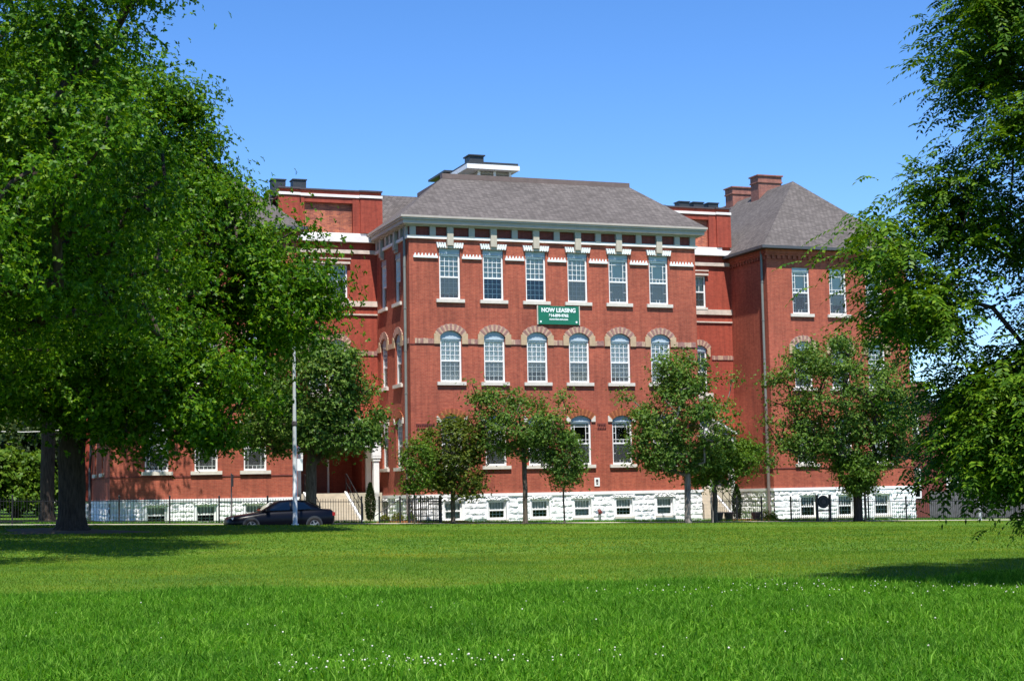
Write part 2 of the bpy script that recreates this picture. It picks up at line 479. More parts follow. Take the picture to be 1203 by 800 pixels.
# ---- rock-faced stone base, real relief
def stone_base(name, fn, a0, a1, holes, zt=1.47, zb=ZB, seed=0):
    r = np.random.default_rng(seed); res = .045
    na = max(2, int((a1 - a0) / res)); nz = int((zt - zb) / res)
    a = np.linspace(a0, a1, na + 1); z = np.linspace(zb, zt, nz + 1)
    rows = [zb]
    while rows[-1] < zt: rows.append(rows[-1] + r.uniform(.2, .36))
    D = np.zeros((na + 1, nz + 1))
    ph = r.uniform(0, 6, 6)
    for k in range(len(rows) - 1):
        zsel = (z >= rows[k]) & (z < rows[k + 1])
        if not zsel.any(): continue
        cuts = [a0 - r.uniform(0, .5)]
        while cuts[-1] < a1: cuts.append(cuts[-1] + r.uniform(.35, 1.0))
        for c0, c1 in zip(cuts[:-1], cuts[1:]):
            asel = (a >= c0) & (a < c1)
            if not asel.any(): continue
            AA, ZZ = np.meshgrid(a[asel], z[zsel], indexing='ij')
            e = np.minimum(np.minimum(AA - c0, c1 - AA), np.minimum(ZZ - rows[k], rows[k+1] - ZZ))
            bul = np.clip(e / .075, 0, 1) ** .6 * r.uniform(.03, .065)
            tilt = (AA - (c0 + c1) / 2) * r.uniform(-.07, .07) + (ZZ - (rows[k] + rows[k+1]) / 2) * r.uniform(-.12, .06)
            nz_ = .013 * np.sin(AA * r.uniform(9, 17) + ph[0]) * np.sin(ZZ * r.uniform(10, 19) + ph[1]) + .006 * r.standard_normal(AA.shape)
            D[np.ix_(asel, zsel)] = np.where(e > .012, np.clip(bul + tilt * (e > .02) + nz_ * (e > .03), .0, .16), 0)
    AA, ZZ = np.meshgrid(a, z, indexing='ij')
    for (h0, h1, y0, y1) in holes:
        near = (AA > h0 - .13) & (AA < h1 + .13) & (ZZ > y0 - .1) & (ZZ < y1 + .03)
        D[near] = .03
        lint = (AA > h0 - .17) & (AA < h1 + .17) & (ZZ >= y1 + .03) & (ZZ < y1 + .2)
        D[lint] = .08 + .03 * r.standard_normal(D[lint].shape)
    V = [fn(AA[i, j], -D[i, j], ZZ[i, j]) for i in range(na + 1) for j in range(nz + 1)]
    fs = []
    for i in range(na):
        for j in range(nz):
            ca, cz = (a[i] + a[i+1]) / 2, (z[j] + z[j+1]) / 2
            if any(h0 < ca < h1 and y0 < cz < y1 for h0, h1, y0, y1 in holes): continue
            q = i * (nz + 1) + j
            fs.append((q, q + nz + 1, q + nz + 2, q + 1))
    mb = MB(); mb.add(V, fs)
    for (h0, h1, y0, y1) in holes:     # jambs
        for aa in (h0, h1):
            mb.add([fn(aa, -.03, y0 - .05), fn(aa, .25, y0 - .05), fn(aa, .25, y1 + .05), fn(aa, -.03, y1 + .05)], [(0, 1, 2, 3)])
        for zz in (y0, y1):
            mb.add([fn(h0 - .03, -.03, zz), fn(h1 + .03, -.03, zz), fn(h1 + .03, .25, zz), fn(h0 - .03, .25, zz)], [(0, 1, 2, 3)])
    o = mb.obj(name, M['stone_white'], SCH)
    return o

# ---- windows
WC = {}
wn = [0]
def win_mesh(kind, w, hf, style):
    key = ('frame', round(w, 3), round(hf, 3), style)
    if key in WC: return WC[key]
    m = MB(); s = .085
    y0, y1 = .10, .22
    m.box(-w/2, -w/2 + s, y0, y1, 0, hf); m.box(w/2 - s, w/2, y0, y1, 0, hf)
    m.box(-w/2 + s, w/2 - s, y0, y1, hf - .09, hf); m.box(-w/2 + s, w/2 - s, y0, y1, 0, .11)
    mr = hf * .5
    m.box(-w/2 + s, w/2 - s, y0 + .02, y1, mr - .035, mr + .045)
    x0, x1 = -w/2 + s, w/2 - s; t = .013
    def bars(za, zb, vx, hz, y):
        for fx in vx:
            x = x0 + (x1 - x0) * fx; m.box(x - t, x + t, y, y + .03, za, zb)
        for fz in hz:
            z = za + (zb - za) * fz; m.box(x0, x1, y - .003, y + .027, z - t, z + t)
    up = (mr + .045, hf - .09); lo = (.11, mr - .035)
    if style == 'grid':
        bars(*up, (.25, .5, .75), (.25, .5, .75), .135); bars(*lo, (.25, .5, .75), (.25, .5, .75), .17)
    elif style == 'prairie':
        for (za, zb), y in ((up, .135), (lo, .17)):
            bars(za, zb, (.17, .83), (.16, .84), y)
            z5 = za + (zb - za) * .5
            for sx in (-1, 1):
                xa = x0 if sx < 0 else x1 - (x1 - x0) * .17; xb = x0 + (x1 - x0) * .17 if sx < 0 else x1
                m.box(xa, xb, y - .006, y + .024, z5 - t, z5 + t)
            for fx in (.4, .6):
                x = x0 + (x1 - x0) * fx; m.box(x - t, x + t, y - .006, y + .024, za, za + (zb - za) * .16)
    elif style == 'basement':
        bars(*up, (.2, .4, .6, .8), (), .135); bars(*lo, (.25, .5, .75), (.5,), .172)
    elif style == 'six':
        bars(*up, (.33, .67), (.5,), .135); bars(*lo, (.33, .67), (.5,), .17)
    me = m.mesh('window_frame', M['white']); WC[key] = me
    return me

def plane_mesh(key, x0, x1, y, z0, z1, mat, poly=None, thick=0):
    k = (key,) + tuple(round(q, 3) for q in (x0, x1, y, z0, z1))
    if k in WC: return WC[k]
    m = MB()
    if thick: m.box(x0, x1, y, y + thick, z0, z1)
    else: m.add([(x0, y, z0), (x1, y, z0), (x1, y, z1), (x0, y, z1)], [(0, 1, 2, 3)])
    WC[k] = m.mesh(key, mat); return WC[k]

def slat_mesh(x0, x1, y, z0, z1, mat, key):
    k = (key, round(x0, 3), round(x1, 3), round(z0, 3), round(z1, 3))
    if k in WC: return WC[k]
    m = MB(); n = max(1, int((z1 - z0) / .05)); h = (z1 - z0) / n
    for i in range(n):
        z = z0 + i * h
        m.add([(x0, y + .012, z), (x1, y + .012, z), (x1, y - .012, z + h * .96), (x0, y - .012, z + h * .96)], [(0, 1, 2, 3)])
    WC[k] = m.mesh(key, mat); return WC[k]

def window(loc, rz, w, hf, ho=None, rise=0, style='grid', blind=1.0, screen=True, low='grey', sill=(.16, .2), header=True, noscreen=False):
    """loc: bottom centre of the opening in the wall plane; local y goes inward"""
    wn[0] += 1; jit = (wn[0] * 7919 % 13) / 13.0
    o = link('window', win_mesh('w', w, hf, style), SCH, loc, rz)
    s = .085
    low_ = style == 'basement'
    link('pane', plane_mesh('pane_low' if low_ else 'pane', -w/2 + s, w/2 - s, .165, .1, hf - .08, M['glass_low' if low_ else 'glass']), o)
    mr = hf * .5
    if blind > 0:
        zb = hf - (hf - .1) * blind
        if blind > .5:
            link('blind', slat_mesh(-w/2 + .05, w/2 - .05, .26, mr, hf, M['blind'], 'blind'), o)
            link('blind', slat_mesh(-w/2 + .05, w/2 - .05, .262, zb, mr - .004, M['curtain'] if low == 'grey' else M['blind'], 'blind_lower'), o)
        else:
            link('blind', slat_mesh(-w/2 + .05, w/2 - .05, .26, zb, hf, M['blind'], 'blind'), o)
    link('unlit_backing', plane_mesh('unlit_backing', -w/2 - .3, w/2 + .3, .9, -.3, hf + .6, M['interior']), o)  # near-black sheet stands in for the unlit room
    if screen and not noscreen:
        link('insect_screen', plane_mesh('insect_screen', -w/2 + s, w/2 - s, .125, .11, mr - .04, M['screen']), o)
    if header and ho and ho > hf + .03:
        k = ('header', round(w, 3), round(hf, 3), round(ho, 3), round(rise, 3))
        if k not in WC:
            m = MB()
            if rise > 0:
                pts = [(-w/2, hf + .004)] + [(x, z - .002) for x, z in arc(-w/2, w/2, ho - rise, rise, 10)] + [(w/2, hf + .004)]
            else:
                pts = [(-w/2, hf + .004), (-w/2, ho), (w/2, ho), (w/2, hf + .004)]
            m.prism(pts, .07, .2)
            m.box(-w/2 + .02, w/2 - .02, .045, .07, hf + .006, hf + .05)
            WC[k] = m.mesh('header_panel', M['blue'])
        link('header_panel', WC[k], o)
    if sill:
        hs, ov = sill
        k = ('sill', round(w, 3), hs, ov)
        if k not in WC:
            m = MB(); m.box(-w/2 - ov, w/2 + ov, -.12, .0, -hs, .015); m.box(-w/2 + .003, w/2 - .003, 0, .24, -.02, .012)
            WC[k] = m.mesh('sill', M['sill'])
        link('sill', WC[k], o)
    return o

# ---- arches and string courses
def arch_ring(name, fn, cx, w, zs, rise, th, mats, stones=None, proud=.05, parent=None, n=15):
    """stones: (height_below_spring, height_above, width) of end blocks"""
    m = MB()
    x0, x1 = cx - w/2, cx + w/2
    inn = arc(x0, x1, zs, rise, n)
    wv = w/2; r = (wv*wv + rise*rise) / (2*rise); cz = zs + rise - r
    for i in range(n):
        p, q = inn[i], inn[i+1]
        def outp(pt, t): 
            d = (pt[0] - cx, pt[1] - cz); L = math.hypot(*d); return (pt[0] + d[0] / L * t, pt[1] + d[1] / L * t)
        tt = th * (1.0 if i % 2 else .93)
        poly = [p, outp(p, tt), outp(q, tt), q]
        mi = i % 2
        m.prism(poly, -proud - (.012 if mi else 0), .0, mi, fn=lambda a, y, z: fn(a, y, z))
    o = m.obj(name, mats, parent or SCH)
    if stones:
        hb, ha, sw, smat = stones
        for sx in (-1, 1):
            s = MB()
            xa = cx + sx * (w/2 + .004); xb = cx + sx * (w/2 + sw)
            poly = [(xa, zs - hb), (xa, zs + .01), (xa + sx * th * .55, zs + ha), (xb, zs + ha * .82), (xb, zs - hb)]
            s.prism(poly, -proud - .02, 0, 0, fn=lambda a, y, z: fn(a, y, z))
            s.obj('arch_stone', smat, o)
    return o

def voussoir_band(mb, fn, a0, a1, z0, z1, proud=.05, parent=None):
    mb = MB()
    a = a0
    while a < a1 - .03:
        b = min(a1, a + random.choice((.085, .1, .12)))
        mi = random.random() < .5
        h = random.uniform(0, .03)
        P = [fn(a + .004, -proud, z0), fn(b - .004, -proud, z0), fn(b - .004, -proud, z1 - h), fn(a + .004, -proud, z1 - h)]
        Q = [fn(a + .004, 0, z0), fn(b - .004, 0, z0), fn(b - .004, 0, z1 - h), fn(a + .004, 0, z1 - h)]
        mb.add(P + Q, [(0, 1, 2, 3), (0, 4, 5, 1), (2, 6, 7, 3), (1, 5, 6, 2), (0, 3, 7, 4)], int(mi))
        a = b
    mb.obj('string_course', VS, parent or SCH)

def fbox(mb, fn, a0, a1, d0, d1, z0, z1, mi=0):
    P = [fn(a, d, z) for d in (d0, d1) for (a, z) in ((a0, z0), (a1, z0), (a1, z1), (a0, z1))]
    mb.add(P, [(0,1,2,3),(7,6,5,4),(0,4,5,1),(1,5,6,2),(2,6,7,3),(3,7,4,0)], mi)

VP = 6.2        # depth of the link walls behind the pavilion front
VW = 1.8        # depth of the wing fronts
PW_ = 16.4      # pavilion width
WX = [2.2 + 2.394 * i for i in range(6)]
W3 = (11.66, 14.03, 14.33); W2 = (7.37, 9.6, 10.05); W1 = (3.03, 5.30, 5.65)
BW = .96

# pavilion walls -------------------------------------------------------
def win_set(centres): 
    o = []
    for c in centres:
        o += [(c, 1.14, W3[0], W3[2], 0), (c, 1.16, W2[0], W2[2], .3), (c, 1.16, W1[0], W1[2], .24)]
    return o
mb = MB()
SIDE = [2.15, 4.85]
wall(mb, FRONT(0), 0, PW_, WT, 15.5, win_set(WX))
wall(mb, LEFT(0), 0, VP, WT, 15.5, win_set(SIDE))
wall(mb, RIGHT(PW_), 0, VP, WT, 15.5)
mb.obj('pavilion_wall', M['brick'], SCH)
bh = [(c - BW/2, c + BW/2, .27, 1.24) for c in WX]
stone_base('foundation', FRONT(0), 0, PW_, bh, seed=1)
stone_base('foundation', LEFT(0), 0, VP, [(c - .45, c + .45, .3, 1.24) for c in SIDE], seed=2)
mb = MB()
fbox(mb, FRONT(0), -.09, PW_ + .09, -.09, .02, 1.47, WT + .004)
fbox(mb, LEFT(0), .025, VP, -.09, .02, 1.471, WT + .003)
mb.obj('water_table', M['stone_white'], SCH)

blinds3 = [(.92, 'grey', 'grid'), (.55, 'x', 'grid'), (.5, 'grey', 'grid'), (1.0, 'grey', 'grid'), (1.0, 'grey', 'prairie'), (1.0, 'grey', 'prairie')]
blinds2 = [(1.0, 'grey', 'grid'), (.86, 'grey', 'grid'), (.74, 'grey', 'grid'), (1.0, 'white', 'grid'), (.90, 'grey', 'grid'), (1.0, 'grey', 'grid')]
for i, c in enumerate(WX):
    b, lo, st = blinds3[i]
    if lo == 'x': b, lo = .5, 'grey'
    window((c, 0, W3[0]), 0, 1.14, W3[1] - W3[0], W3[2] - W3[0], 0, st, b, True, lo, noscreen=i in (1, 2))
    b, lo, st = blinds2[i]
    window((c, 0, W2[0]), 0, 1.16, W2[1] - W2[0], W2[2] - W2[0], .3, st, b, True, lo)
    window((c, 0, W1[0]), 0, 1.16, W1[1] - W1[0], W1[2] - W1[0], .24, 'prairie' if i >= 2 else 'grid', .12 if i in (3, 4) else .5, True)
    window((c, 0, .27), 0, BW, .97, .97, 0, 'basement', .6 if i in (1, 2, 4) else .98, False, sill=(.1, .1), header=False)
for c in SIDE:
    for zz, ho, rise in ((W3, W3[2], 0), (W2, W2[2], .3), (W1, W1[2], .24)):
        window((0, c, zz[0]), -math.pi / 2, 1.15, zz[1] - zz[0], ho - zz[0], rise, 'grid', .5, True)
    window((0, c, .3), -math.pi / 2, .9, .94, .94, 0, 'basement', .5, False, sill=(.1, .1), header=False)

VS = [M['voussoir_tan'], M['voussoir']]; BR = [M['arch_brown'], M['arch_brown2']]
for fn, cs in ((FRONT(0), WX), (LEFT(0), SIDE)):
    for c in cs:
        arch_ring('arch', fn, c, 1.18, W2[2] - .3, .3, .36, VS, (.4, .16, .33, M['tan']))
        arch_ring('arch', fn, c, 1.18, W1[2] - .24, .24, .36, BR, (.1, .22, .24, M['sill']))
mb = MB(); md = MB()
edges = [0.25] + sum([[c - .93, c + .93] for c in WX], []) + [PW_ - .12]
for a, b in zip(edges[0::2], edges[1::2]):
    voussoir_band(mb, FRONT(0), a, b, 9.36, 9.64)
    md = MB()
    x = a + .05
    fbox(md, FRONT(0), a + .02, b - .02, -.02, 0, 4.9, 4.96); fbox(md, FRONT(0), a + .02, b - .02, -.05, 0, 5.16, 5.24)
    while x < b - .08:
        fbox(md, FRONT(0), x, x + .05, -.045, 0, 4.963, 5.157); x += .1
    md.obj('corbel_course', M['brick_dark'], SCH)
es = [.15] + sum([[c - .93, c + .93] for c in SIDE], []) + [VP]
for a, b in zip(es[0::2], es[1::2]): voussoir_band(mb, LEFT(0), a, b, 9.36, 9.64)
ed_ = [0] + sum([[c - .59, c + .59] for c in WX], []) + [PW_]
for a, b in zip(ed_[0::2], ed_[1::2]):
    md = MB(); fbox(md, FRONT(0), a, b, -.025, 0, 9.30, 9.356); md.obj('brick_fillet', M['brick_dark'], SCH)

# dentil bars and zigzag hoods of the top floor
mb = MB()
edges = [.22] + sum([[c - .66, c + .66] for c in WX], []) + [PW_ - .14]
for a, b in zip(edges[0::2], edges[1::2]):
    mb = MB()
    fbox(mb, FRONT(0), a, b, -.10, 0, 13.80, 13.91)
    n = max(5, int((b - a) / .17)); st = (b - a) / n
    for i in range(n):
        x = a + st * (i + .25)
        mb.prism([(x, 13.912), (x + st * .2, 14.04), (x + st * .36, 14.04), (x + st * .5, 13.912)], -.09, 0)
    mb.obj('dentil_bar', M['zig'], SCH)
for c in WX:
    for sx in (-1, 1):
        mb = MB()
        for i in range(4):
            xa = c + sx * (.20 + i * .135)
            mb.prism([(xa, 14.34), (xa + sx * .075, 14.34), (xa + sx * .135, 14.62), (xa + sx * .05, 14.62)], -.13, 0)
        for i in range(3):
            xa = c + sx * (.20 + .135 + i * .135)
            mb.prism([(xa - sx * .05, 14.47), (xa + sx * .012, 14.345), (xa + sx * .03, 14.40), (xa - sx * .02, 14.55)], -.11, 0)
        mb.obj('zigzag_hood', M['zig'], SCH)

# cornice, frieze, brackets -------------------------------------------
OV = .5
mb = MB()
def ring(z0, z1, out, inn=0.0, back=VP):
    fbox(mb, FRONT(0), -out, PW_ + out, -out, -inn, z0, z1)
    mb.box(-out, -inn, -inn, back, z0, z1); mb.box(PW_ + inn, PW_ + out, -inn, back, z0, z1)
ring(15.82, 15.93, OV + .06); ring(15.72, 15.82, OV); ring(15.52, 15.72, OV - .08); ring(15.48, 15.52, OV - .16)
cor = mb.obj('cornice', M['fascia'], SCH)
mb = MB(); ring(15.42, 15.48, OV - .3); ring(15.44, 15.519, .16, 0.001)
mb.obj('frieze_board', M['grey_trim'], cor)
mb = MB(); ring(14.80, 14.95, .12); mb.obj('frieze_moulding', M['belt_white'], cor)
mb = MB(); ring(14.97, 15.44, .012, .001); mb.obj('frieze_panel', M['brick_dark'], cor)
m = MB(); m.box(-.16, .16, -.15, 0, 14.95, 15.44); short_b = m.mesh('bracket', M['grey_trim'])
m = MB(); m.box(-.175, .175, -.19, 0, 15.22, 15.44); shade_b = m.mesh('bracket', M['grey_trim'])  # top of the long bracket: eave shade painted as grey
m = MB(); m.box(-.165, .165, -.21, 0, 14.47, 15.22); m.box(-.17, .17, -.14, 0, 14.33, 14.45); lit_b = m.mesh('keystone', M['tan_trim'])  # rest of the same bracket in its sunlit tan
front_b = [0.18, 1.26] + [c + 1.197 for c in WX[:-1]] + [15.28, 16.22]
for x in front_b: link('bracket', short_b, cor, (x, 0, 0))
for c in WX:
    b = link('bracket', shade_b, cor, (c, 0, 0)); link('keystone', lit_b, b)
for y in (.25, 1.2, 3.1, 3.9, 5.7): link('bracket', short_b, cor, (0, y, 0), -math.pi / 2)
for c in SIDE:
    b = link('bracket', shade_b, cor, (0, c, 0), -math.pi / 2); link('keystone', lit_b, b)

# link walls -----------------------------------------------------------
def link_block(u0, u1, wins3, wins2, mirror, ent):
    mb = MB(); f = FRONT(VP)
    o = [(c, 1.06, 12.32, 14.22, 0) for c in wins3] + [(c, .98, 7.25, 10.1, .28) for c in wins2] + [((ent[0] + ent[1]) / 2, ent[1] - ent[0], 1.79, 4.5, 0)]
    wall(mb, f, u0, u1, WT, 15.4, o)
    d0, d1 = VP + .281, 8.3
    for q in ([(ent[0], d0, 1.79), (ent[0], d1, 1.79), (ent[0], d1, 4.5), (ent[0], d0, 4.5)], [(ent[1], d0, 1.79), (ent[1], d1, 1.79), (ent[1], d1, 4.5), (ent[1], d0, 4.5)],
              [(ent[0], d1, 1.79), (ent[1], d1, 1.79), (ent[1], d1, 4.5), (ent[0], d1, 4.5)], [(ent[0], d0, 4.5), (ent[1], d0, 4.5), (ent[1], d1, 4.5), (ent[0], d1, 4.5)]):
        mb.add(q, [(0, 1, 2, 3)])
    # parapet with recessed panel between two piers
    if not mirror: p0, p1 = -4.06, -1.36
    else: p0, p1 = 16.4 + 1.36, 16.4 + 4.06
    wall(mb, f, u0, p0, 15.4, 18.25); wall(mb, f, p1, u1, 15.4, 18.25)
    mb.add([f(p0, -.12, 15.94), f(p0, .12, 15.94), f(p0, .12, 17.75), f(p0, -.12, 17.75)], [(0, 1, 2, 3)])
    mb.add([f(p1, -.12, 15.94), f(p1, .12, 15.94), f(p1, .12, 17.75), f(p1, -.12, 17.75)], [(0, 1, 2, 3)])
    # projecting pier strips
    fbox(mb, f, u0, p0, -.12, -.001, 15.95, 17.88); fbox(mb, f, p1, u1 + (.3 if not mirror else -.02), -.12, -.001, 15.95, 17.88)
    fbox(mb, f, u0, u0 + 1.15, -.24, -.121, 15.96, 17.87); fbox(mb, f, u1 - .95, u1 + (.3 if not mirror else -.02), -.24, -.121, 15.96, 17.87)
    fbox(mb, f, p0, p1, -.1, .3, 17.60, 17.88)
    fbox(mb, f, u0, u1 + (.3 if not mirror else 0), -.06, .3, 18.08, 18.26)
    wobj = mb.obj('link_wall', M['brick_link'], SCH)
    mp = MB(); fbox(mp, f, p0, p1, .1, .3, 15.4, 17.6); mp.obj('parapet_panel', M['brick_mottled'], wobj)
    ms = MB()
    ue = u1 + (.3 if not mirror else -.0)
    fbox(ms, f, u0, ue, -.17, .3, 17.91, 18.055)
    fbox(ms, f, u0, u0 + 1.2, -.3, -.171, 17.911, 18.054); fbox(ms, f, u1 - 1.0, ue, -.3, -.171, 17.911, 18.054)
    fbox(ms, f, u0, u1, -.30, 0, 15.44, 15.74); fbox(ms, f, u0, u1 - .6, -.16, 0, 15.742, 15.94)
    ms.obj('stone_band', M['belt_white'], wobj)
    mt = MB()
    fbox(mt, f, u0, u1, -.14, 0, 14.82, 15.02)
    fbox(mt, f, min(wins3) - .75, max(wins3) + .72, -.1, 0, 14.5, 14.57); fbox(mt, f, min(wins3) - .7, max(wins3) + .66, -.16, 0, 14.24, 14.36)
    fbox(mt, f, u0, u1, -.1, 0, 11.92, 12.22)
    fbox(mt, f, u0, u1, -.08, 0, 11.44, 11.52)
    mt.obj('stone_belt', M['belt'], wobj)
    mf = MB(); fbox(mf, f, u0 - .02, ue + .01, -.14, .42, 18.262, 18.34)
    fbox(mf, f, u0 - .02, u0 + 1.2, -.28, -.141, 18.262, 18.339); fbox(mf, f, u1 - 1.0, ue + .01, -.28, -.141, 18.262, 18.339)
    mf.obj('parapet_flashing', M['flash'], wobj)
    e = [u0] + sum([[c - .82, c + .82] for c in ([sum(wins2) / 2] if False else [])], []) + [u1]
    lo, hi = min(wins2) - .8, max(wins2) + .8
    voussoir_band(None, f, u0, lo, 9.24, 9.5, .05, wobj); voussoir_band(None, f, hi, u1, 9.24, 9.5, .05, wobj)
    for c in wins3: window((c, VP, 12.32), 0, 1.06, 1.9, 1.9, 0, 'six', .5, True, sill=(.12, .05), header=False)
    for c in wins2:
        window((c, VP, 7.25), 0, .98, 2.5, 2.85, .28, 'six', .6, True, sill=None)
        arch_ring('arch', f, c, 1.0, 9.82, .28, .34, VS, (.4, .14, .2, M['tan']))
    mm = MB(); fbox(mm, f, min(wins2) - .55, max(wins2) + .62, -.45, 0, 6.95, 7.24); fbox(mm, f, min(wins2) - .45, max(wins2) + .52, -.3, 0, 6.75, 6.95)
    mm.obj('balcony_sill', M['sill'], wobj)
    stone_base('foundation', f, u0, u1, [], seed=5 if mirror else 6)
    mw = MB(); fbox(mw, f, u0, u1, -.08, .02, 1.47, WT); mw.obj('water_table', M['stone_white'], wobj)
    return wobj
link_block(-5.5, 0, (-3.31, -2.19), (-3.35, -2.25), False, (-4.6, -.95))
link_block(PW_, PW_ + 5.5, (18.55, 19.67), (18.55, 19.66), True, (17.0, 20.3))

# wings ----------------------------------------------------------------
def wing(u0, u1, wx, bz, side_left, wins_left=(), seed=10):
    mb = MB(); f = FRONT(VW)
    o = []
    for c in wx: o += [(c, 1.14, 11.55, 14.25, 0), (c, 1.16, 7.3, 9.98, .3), (c, 1.16, 2.97, 5.6, .24)]
    wall(mb, f, u0, u1, WT, 15.3, o)
    wo = [(c, 1.0, zb, zt, .2 if zt < 14 else 0) for c in wins_left for zb, zt in ((2.97, 5.6), (7.3, 9.98), (11.55, 14.25))]
    wall(mb, LEFT(u0), VW, 14, WT, 15.3, wo)
    wall(mb, RIGHT(u1), VW, 14, WT, 15.3)
    wl = mb.obj('wing_wall', M['brick'], SCH)
    bw = .98
    stone_base('foundation', f, u0, u1, [(c - bw/2, c + bw/2, bz[0], bz[1]) for c in wx], seed=seed)
    stone_base('foundation', LEFT(u0), VW, 13, [], seed=seed + 1)
    stone_base('foundation', RIGHT(u1), VW, 8, [], seed=seed + 2)
    mw = MB(); fbox(mw, f, u0 - .08, u1 + .08, -.08, .02, 1.47, WT + .004); fbox(mw, LEFT(u0), VW + .025, 13, -.08, .02, 1.471, WT + .003)
    fbox(mw, RIGHT(u1), VW + .025, 8, -.08, .02, 1.471, WT + .003)
    mw.obj('water_table', M['stone_white'], wl)
    for i, c in enumerate(wx):
        window((c, VW, 11.55), 0, 1.14, 2.5, 2.7, 0, 'prairie', .5 if i == 0 else .8, True)
        window((c, VW, 7.3), 0, 1.16, 2.28, 2.68, .3, 'grid', 1.0, True)
        window((c, VW, 2.97), 0, 1.16, 2.3, 2.63, .24, 'prairie', .5 if u0 < 0 else .9, True)
        window((c, VW, bz[0]), 0, bw, bz[1] - bz[0], None, 0, 'basement', .45, False, sill=(.1, .1), header=False)
        arch_ring('arch', f, c, 1.18, 9.68, .3, .36, VS, (.4, .16, .33, M['tan']))
        arch_ring('arch', f, c, 1.18, 5.36, .24, .36, BR, (.1, .22, .24, M['sill']))
    for c in wins_left:
        for zb, h, ho, rise in ((2.97, 2.3, 2.63, .2), (7.3, 2.28, 2.68, .2), (11.55, 2.5, 2.7, 0)):
            window((u0, c, zb), -math.pi / 2, 1.0, h, ho, rise, 'grid', .5, True)
    md = MB()
    fbox(md, f, u0, u1, -.03, 0, 2.70, 2.77); fbox(md, LEFT(u0), VW, 13, -.03, 0, 2.70, 2.77)
    md.obj('string_course', M['brick_dark'], wl)
    # corbel table under the eave
    mc = MB()
    for fn, a0, a1 in ((f, u0 - .12, u1 + .12), (LEFT(u0), VW + .001, 13), (RIGHT(u1), VW + .001, 13)):
        fbox(mc, fn, a0, a1, -.16, 0, 15.0, 15.25); fbox(mc, fn, a0, a1, -.10, 0, 14.90, 15.0)
        a = a0 + .1
        while a < a1 - .2:
            fbox(mc, fn, a, a + .17, -.10, 0, 14.70, 14.9); a += .34
        fbox(mc, fn, a0 + .1, a1 - .1, -.03, 0, 14.60, 14.66)
    mc.obj('corbel_table', M['brick'], wl)
    # roof: hip with a ridge running back
    uc = (u0 + u1) / 2; e = .42; v0 = VW - e; va = VW + 4.7; zr = 20.3; ze = 15.36; vb = 24
    mr = MB()
    mr.add([(u0 - e, v0, ze), (u1 + e, v0, ze), (uc, va, zr), (u0 - e, vb, ze), (uc, vb, zr), (u1 + e, vb, ze)],
           [(0, 1, 2), (0, 2, 4, 3), (1, 5, 4, 2), (3, 4, 5)])
    rf = mr.obj('roof', M['shingle'], SCH)
    mg = MB()
    fbox(mg, f, u0 - e - .1, u1 + e + .1, -e - .1, -e + .02, ze - .1, ze + .06)
    mg.box(u0 - e - .1, u0 - e + .02, v0 + .022, vb, ze - .1, ze + .06); mg.box(u1 + e - .02, u1 + e + .1, v0 + .022, vb, ze - .1, ze + .06)
    mg.box(u0 - e, u1 + e, v0, VW, ze - .09, ze - .07); mg.box(u0 - e, u0, VW, vb, ze - .09, ze - .07); mg.box(u1, u1 + e, VW, vb, ze - .09, ze - .07)
    mg.obj('gutter', M['gutter'], rf)
    return rf, zr
RWX = [24.07, 26.52, 28.96]; LWX = [-7.66, -10.12, -12.55]
rrf, zr = wing(21.87, 31.2, RWX, (-.05, 1.16), True, (), 20)
lrf, _ = wing(-14.8, -5.5, LWX, (.4, 1.3), True, (5.0, 8.3), 30)
# the projecting bay farther back on the left
mb = MB(); wall(mb, FRONT(10.4), -15.7, -14.8, WT, 15.3); wall(mb, LEFT(-15.7), 10.4, 16, WT, 15.3)
mb.box(-16.0, -14.0, 10.1, 16, 15.3, 15.42); mb.obj('bay_wall', M['brick_link'], SCH)
stone_base('foundation', FRONT(10.4), -15.7, -14.8, [], seed=40)

# chimneys on the right wing ridge
for nm, (v, c, z1) in {'a': (9.7, 26.75, 21.30), 'b': (13.6, 27.0, 21.28)}.items():
    m = MB(); m.box(c - .82, c + .82, v, v + 1.0, 17.5, z1 - .5); m.box(c - .88, c + .88, v - .06, v + 1.06, z1 - .5, z1 - .42)
    m.box(c - .84, c + .84, v - .02, v + 1.02, z1 - .42, z1 - .08); m.box(c - .92, c + .92, v - .1, v + 1.1, z1 - .08, z1)
    m.obj('chimney', M['chimney'], rrf)

# pavilion and main roofs ------------------------------------------------
e = OV + .02; ze = 15.94
A = (2.95, 3.4, 18.72); B = (14.1, 3.4, 18.76); J = (3.05, 8.0, 18.55); K = (14.0, 8.0, 18.55)
mb = MB()
E0 = (-e, -e, ze); E1 = (PW_ + e, -e, ze); E2 = (-e, 9.0, ze); E3 = (PW_ + e, 9.0, ze)
mb.add([E0, E1, A, B, J, K, E2, E3], [(0, 1, 3, 2), (0, 2, 4, 6), (1, 7, 5, 3), (2, 3, 5, 4)])
# main roof behind: ridge along u
RJ = (-5.6, 8.6, 18.62); RK = (22, 8.6, 18.62)
mb.add([(-5.6, 6.56, 15.6), (22, 6.56, 15.6), RK, RJ, (22, 16, 16.0), (-5.6, 16, 16.0)], [(0, 1, 2, 3), (3, 2, 4, 5)])
proof = mb.obj('roof', M['shingle'], SCH)
mb = MB()
fbox(mb, FRONT(3.4), 2.95, 14.1, -.06, .35, 18.70, 18.98)
mb.box(2.94, 3.12, 3.752, 8.0, 18.5, 18.72)
mb.obj('ridge_curb', M['ridge'], proof)
